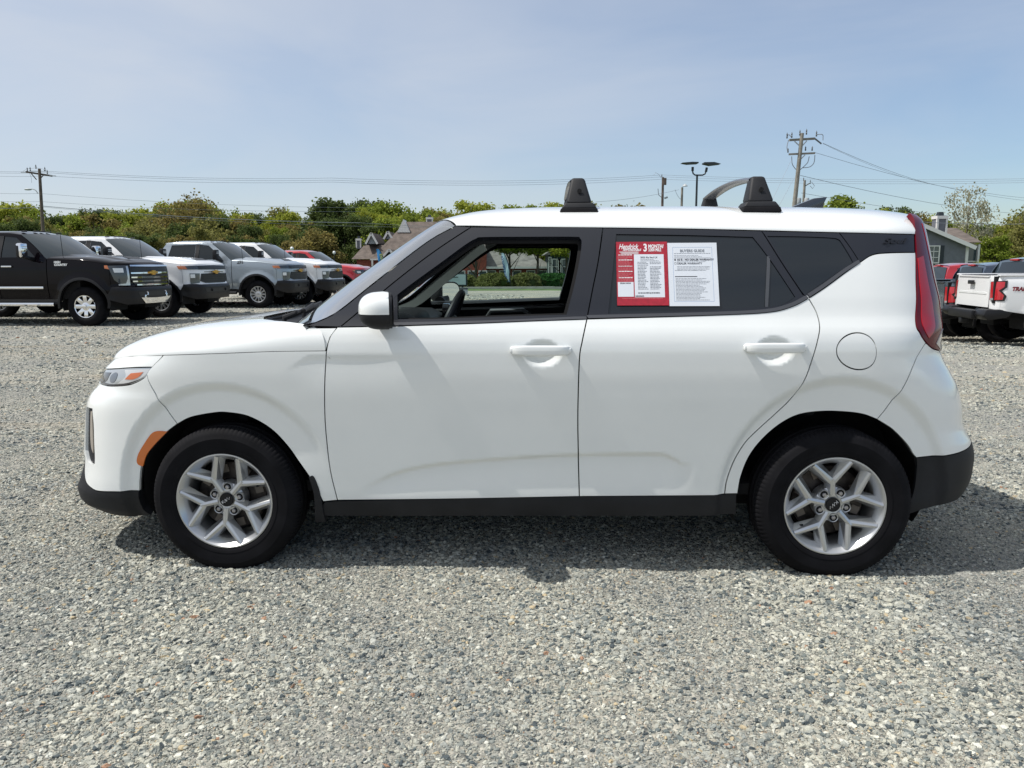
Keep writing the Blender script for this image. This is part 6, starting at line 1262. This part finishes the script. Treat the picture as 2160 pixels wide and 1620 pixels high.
# ---------------------------------------------------------------- feather flags
def flag(px,ptop,pbase,Y,mt,lab,words,back):
    x=loc_of(px,Y); zb=gz(x,Y); ht=hz(ptop,Y)-zb; root=thing('feather_flag',lab,'feather flag',(x,Y,zb),R(-4))
    s=ht/3.4
    pole=[(0,0,0),(-.03*s,0,1.2*s),(-.14*s,0,2.2*s),(-.34*s,0,2.9*s),(-.62*s,0,3.36*s),(-.80*s,0,3.40*s)]
    pl=cr(pole,6); MB().tube([tuple(p) for p in pl],.022,6).build('pole',M_SHUT,root,smooth=True)
    left=cr([(-.84,3.36),(-.76,2.7),(-.62,1.9),(-.44,1.15),(-.02,.55)],6)*s
    right=np.array([(np.interp(z,pl[:,2],pl[:,0]),z) for z in np.linspace(3.36*s,.55*s,25)])
    n=25; li=np.array([left[int(round(k*(len(left)-1)/(n-1)))] for k in range(n)]); P=[]
    for k in range(n):
        row=[]
        for q in np.linspace(0,1,7):
            a=li[k]*(1-q)+right[k]*q; row.append((a[0],.03*math.sin(q*6+k*.5),a[1]))
        P.append(row)
    MB().grid(P).build('banner',mt,root,smooth=True)
    MB().grid([[(r_[-1][0]-.07*s,r_[-1][1]-.012,r_[-1][2]),(r_[-1][0]+.01,r_[-1][1]-.012,r_[-1][2])] for r_ in P]).build('sleeve',mat('navy_sleeve',(.015,.035,.08),.6),root)
    for wd,z0,xo,sz,cm in words:
        M=Matrix.Translation((xo*s,-.06,z0*s))@Matrix.Rotation(math.pi/2,4,'X')@Matrix.Rotation(R(-90+ (9 if not back else 11)),4,'Z')
        if back: M=M@Matrix.Diagonal((1,-1,1,1))
        textmesh(wd,sz*s,cm,'lettering',root,M,bold=.008)
    MB().box((0,0,.03),(.5,.5,.05)).build('foot_plate',M_SHUT,root)
flag(815,523,612,63,mat('flag_blue',(.035,.22,.52),.6),'blue feather flag with yellow and white lettering beyond the windshield',[('EXACT',2.95,-.56,.30,mat('flag_yellow',(.50,.52,.10),.6)),('MATCH',1.75,-.36,.36,M_INKW)],False)
flag(1076,533,613,63,mat('flag_pale',(.50,.66,.78),.6),'pale blue feather flag with dark blue lettering standing before the hedge',[('EQUITABLE BONUSES',3.10,-.70,.26,mat('flag_navy',(.03,.08,.25),.6))],True)
# roadside sign seen through the car
Y=46; sg=thing('roadside_sign','pale blue boxed sign with dark frame left of the hedges through the car window','sign',(loc_of(957,Y),Y,gz(0,Y)))
MB().box((0,0,hz(590,Y)-gz(0,Y)),(1.55,.22,.72)).build('sign_frame',M_SHUT,sg); MB().box((0,-.12,hz(589,Y)-gz(0,Y)),(1.40,.04,.60)).build('sign_face',mat('sign_pale',(.40,.50,.55),.5),sg)
for s in (-.5,.5): MB().box((s,0,(hz(600,Y)-gz(0,Y))/2),(.1,.1,hz(600,Y)-gz(0,Y))).build('post',M_SHUT,sg)
MB().box((-.1,-.145,hz(584,Y)-gz(0,Y)),(.7,.012,.05)).build('sign_stripe',M_SHUT,sg)
# low utility box near the road edge
Y=34; ub=thing('utility_box','small low grey utility box on the lot edge, just right of the far door mirror','utility box',(loc_of(974,Y),Y,gz(0,Y)+.03),R(8))
MB().box((0,0,.13),(.46,.3,.22)).build('box_body',M_INS2,ub,bevel=.02); MB().box((0,0,.27),(.52,.36,.07),taper=.85).build('box_lid',M_SHUT,ub,bevel=.015); MB().box((0,0,.01),(.6,.42,.03)).build('pad',M_TRW,ub)
# ---------------------------------------------------------------- utility poles, wires, lamps
M_POLE=mat('pole_wood',(.13,.10,.085),.9,var=(3,.7,1.3)); M_POLE2=mat('pole_wood_grey',(.24,.225,.195),.9,var=(3,.8,1.2)); M_INS=mat('insulator_grey',(.10,.11,.12),.4);
def pole(name,lab,px,ptop,Y,mt,r0=.16,lean=0,cat='utility pole'):
    x=loc_of(px,Y,ptop)-lean; zb=gz(x,Y); root=thing(name,lab,cat,(x,Y,zb)); H=hz(ptop,Y,px)-zb
    MB().tube([(0,0,0),(lean*.5,0,H*.5),(lean,0,H)],[r0,r0*.85,r0*.68],12).build('pole',mt,root,smooth=True,angle=50)
    return root,x,zb,H
def ins(root,p,h=.3):
    MB().lathe([(.001,0),(.05,0),(.06,h*.3),(.03,h*.4),(.06,h*.6),(.03,h*.8),(.001,h)],10,'z',p).build('insulator',M_INS,root,smooth=True)
Y=76
p1,x,zb,H=pole('utility_pole','brown wooden utility pole with crossarm and cobra head lamp at the far left',83,356,Y,M_POLE,.19,.45)
L=lambda px,py,yy=0:(PT(px,py,Y).x-x,yy,PT(px,py,Y).z-zb)
MB().bar(L(57,363,-.2),L(104,370,.5),.12,.16).build('crossarm',M_POLE,p1); MB().bar(L(44,363.5),L(57,363.5),.05,.05).build('arm_pin',M_STEEL,p1); MB().bar(L(104,370),L(118,371),.06,.06).build('arm_pin',M_STEEL,p1); MB().bar(L(62,360.5),L(96,361.5),.04,.04).build('top_rod',M_STEEL,p1)
MB().bar(L(66,366),L(77,379),.05,.08).build('brace',M_POLE,p1); MB().bar(L(92,369),L(83,379),.05,.08).build('brace',M_POLE,p1)
for px,py in ((58,362),(64,361),(76,356),(95,361),(100,367)): ins(p1,L(px,py),.42)
MB().tube([L(80,408),L(75,401),L(68,398.5),L(62,399)],.045,8).build('lamp_arm',M_STEEL,p1,smooth=True); MB().grid(sphbox(L(59,399.5),(.34,.18,.10),2.2,n=8,m=16)).build('street_lamp_head',M_INS2,p1,smooth=True)
MB().tube([L(62,364),L(66,375),L(67,386)],.012,5).build('jumper',M_WIRE,p1); MB().tube([L(48,362),L(56,356),L(68,355),L(76,354),L(90,356),L(94,361)],.012,5).build('jumper',M_WIRE,p1)
Y=60
p2,x,zb,H=pole('utility_pole','tall grey leaning utility pole with two crossarms behind the car roof at the right',1692,281,Y,M_POLE2,.20,.70)
MB().bar(L(1664,296,-.1),L(1722,291,.3),.13,.16).build('crossarm',M_POLE2,p2); MB().bar(L(1664,325.5),L(1719,323),.12,.13).build('crossarm',M_POLE2,p2)
for px,py in ((1660,292),(1670,291),(1687,286),(1701,284),(1722,288)): ins(p2,L(px,py),.45)
for px,py in ((1662,322),(1699,318),(1713,318)): ins(p2,L(px,py),.35)
for a,b in (((1676,298),(1687,308)),((1702,297),(1692,308)),((1698,327),(1687,338))): MB().bar(L(*a),L(*b),.05,.07).build('brace',M_STEEL,p2)
for pts in (((1670,330),(1671,345),(1676,354),(1680,358)),((1707,330),(1704,342),(1697,350),(1688,358)),((1719,327),(1717,343),(1708,352),(1692,354)),((1663,296),(1660,310),(1662,322)),((1660,288),(1664,284),(1670,290)),((1722,284),(1735,284),(1736,296)),((1686,362),(1684,390),(1678,440))):
    c_=cr([L(*p) for p in pts],5); MB().tube([tuple(v) for v in c_],.028,6).build('cable',M_WIRE,p2,smooth=True)
MB().bar(L(1722,291,.3),L(1736,302,.3),.09,.09).build('dead_end',M_INS,p2)
MB().tube([L(1682,372),L(1676,440)],.045,6).build('conduit',M_INS2,p2)
Y=92
p3,x,zb,H=pole('utility_pole','distant grey pole with twin transformers beside the shark fin aerial',1697.5,380,Y,M_POLE2,.20)
for px in (1684,1701): MB().lathe([(.001,0),(.30,0),(.33,.1),(.33,1.0),(.28,1.1),(.001,1.12)],16,'z',L(px-1 if px<1690 else px-1,438)).build('transformer',M_INS2,p3,smooth=True,angle=40)
MB().bar(L(1699,392),L(1709,386),.08,.1).build('bracket',M_POLE2,p3); ins(p3,L(1709,388),.5); ins(p3,L(1695,381),.4)
MB().tube([L(1709,392),L(1714,398),L(1718,392),L(1712,384)],.03,5).build('cable',M_WIRE,p3)
Y=95
p4,x,zb,H=pole('utility_pole','thin dark brown pole with a small floodlight above the car roof',1398.5,374,Y,M_POLE,.20)
MB().box(L(1402,383,-.1),(.35,.3,.8)).build('equipment_box',M_POLE,p4); ins(p4,L(1396,374),.4)
MB().tube([L(1396,417),L(1389,411),L(1388,398)],.035,6).build('side_rod',M_INS,p4); MB().box(L(1405,417),(.42,.2,.22),Matrix.Rotation(R(-20),3,'Y')).build('floodlight',M_INS2,p4,bevel=.04)
MB().tube([L(1395,376),L(1390,368),L(1383,364),L(1379,370)],.02,5).build('jumper',M_WIRE,p4)
p5,x,zb,H=pole('light_pole','short grey pole topped by a barn lamp between the brown pole and twin head lamp',1439,395,Y,M_POLE2,.19,cat='light pole')
MB().tube([L(1440,394),L(1442,390),L(1446,388)],.04,6).build('lamp_arm',M_STEEL,p5); MB().lathe([(.001,.30),(.08,.28),(.30,.05),(.32,0),(.001,.02)],16,'z',L(1445,393)).build('lamp_head',M_INS2,p5,smooth=True,angle=40)
Y=48
p6,x,zb,H=pole('lot_lamp','black parking lot lamp with two flat panel heads on a forked arm','' and 0 or 1470.5,370,Y,M_SHUT,.085,cat='lamp post')
MB().tube([L(1461,361),L(1462,366),L(1466,369.2),L(1472,369.5),L(1482,369.4),L(1487,367),L(1489,362),L(1491,358)],.045,8).build('fork_arm',M_SHUT,p6,smooth=True)
MB().box(L(1461,356.5),(.13,.13,.24)).build('knuckle',M_SHUT,p6,bevel=.01); MB().box(L(1490,358),(.13,.13,.26),Matrix.Rotation(R(10),3,'Y')).build('knuckle',M_SHUT,p6,bevel=.01)
MB().prism([(a[0],a[1]) for a in [(L(1437,352)[0],L(0,351.2)[2]),(L(1450,352)[0],L(0,353.5)[2]),(L(1471,352)[0],L(0,352.5)[2]),(L(1471,352)[0],L(0,350)[2]),(L(1458,352)[0],L(0,349.5)[2])]],-.32,.32).build('lamp_head',M_SHUT,p6)
MB().prism([(a[0],a[1]) for a in [(L(1483,352)[0],L(0,350.5)[2]),(L(1483,352)[0],L(0,353)[2]),(L(1497,352)[0],L(0,356.5)[2]),(L(1518,352)[0],L(0,354)[2]),(L(1504,352)[0],L(0,350.2)[2])]],-.32,.32).build('lamp_head',M_SHUT,p6)
for px,top,Yl in ((616,523,75),(705,531,85)):
    Y=Yl; q,x,zb,H=pole('globe_lamp','white globe lamp post behind the %s'%('last white truck of the left row' if px<650 else 'red truck at the end of the left row'),px,top+6,Yl,M_SHUT,.05,cat='lamp post')
    MB().grid(sphbox((0,0,H+.2),(.17,.17,.20),2,n=8,m=14)).build('globe',M_LAMPW,q,smooth=True); MB().box((0,0,H),(.2,.2,.08)).build('collar',M_SHUT,q)
def wire(a,b,sag,r=.012,lab=None,grp='overhead wires'):
    a,b=Vector(a),Vector(b); pts=[a.lerp(b,t)-Vector((0,0,4*sag*t*(1-t))) for t in np.linspace(0,1,15)]
    o=MB().tube(pts,r*.8,4).build('overhead_wire',M_WIRE,smooth=True); tag(o,lab,'wire',grp)
W1='thin utility line strung across the sky behind the car'
for nm_,(ya,yb,yc_,yd) in zip(('topmost','middle','lowest'),((361,375.5,369,374),(364,380,373,378),(371,384,378,382))):
    W1=nm_+' of three parallel lines, %s'; wire(PT(-60,ya-2,76),PT(95,ya,76),.1,.018,W1%'left of the wooden pole'); wire(PT(95,ya,76),PT(700,yb,84),.3,.019,W1%'from the wooden pole over the left trucks'); wire(PT(700,yb,84),PT(1396,yc_,95),.5,.021,W1%'above the windshield of the white car'); wire(PT(1396,yc_,95),PT(2300,yd,84),.4,.020,W1%'right of the thin brown pole')
W2='lower utility line sagging in front of the far wood'
for nm_,ya,yb,yc_ in (('upper',407,438,436),('lower',424,446,446)): wire(PT(-60,ya-3,76),PT(83,ya+1,76),.1,.018,nm_+' service line left of the wooden pole'); wire(PT(83,ya+1,76),PT(760,yb,80),.3,.018,nm_+' service line sagging in front of the far wood')
wire(PT(-60,437,76),PT(83,437,76),.1,.04,'thick cable bundle running left of the wooden utility pole'); wire(PT(83,434,76),PT(760,470,76),.3,.045,'thick cable bundle draped from the wooden pole over the left trucks'); wire(PT(83,436,76),PT(980,480,78),.5,.02,'thin line just under the thick bundle, crossing the brick house roof'); wire(PT(760,470,76),PT(1300,480,80),.3,.025,'cable in front of the brick house roof')
W3='line running down to the right from the tall leaning pole'
wire(PT(1736,302,60),PT(2050,402,110),.7,.020,'thick uppermost line from the leaning pole to the pale tree'); wire(PT(1736,303,60),PT(2030,396,110),.8,.013,'thin line just under the uppermost one right of the leaning pole'); wire(PT(2050,402,110),PT(2300,420,120),.5,.025,'line right of the pale tree top')
wire(PT(1720,322,60),PT(2300,428,120),1.2,.018,'line from the lower crossarm of the leaning pole'); wire(PT(1688,370,60),PT(2300,450,120),1.2,.022,'line leaving the leaning pole below its crossarms'); wire(PT(1690,407,60),PT(2300,478,110),.6,.018,'lowest line right of the leaning pole')
W4='guy wire running down to the left of the tall leaning pole'
wire(PT(1668,340,60),PT(1630,420,55),0,.014,'left guy wire of the tall leaning pole'); wire(PT(1676,374,60),PT(1640,440,55),0,.014,'right guy wire of the tall leaning pole'); wire(PT(1256,426,80),PT(1432,400,95),.2,.022,'slanting service line from the barn lamp pole'); wire(PT(1424,400,95),PT(1436,420,95),.2,.03,'short hanging cable left of the barn lamp pole')
wire(PT(1940,468,58),PT(2300,466,58),.2,.03,'dark cable crossing in front of the grey house chimney')
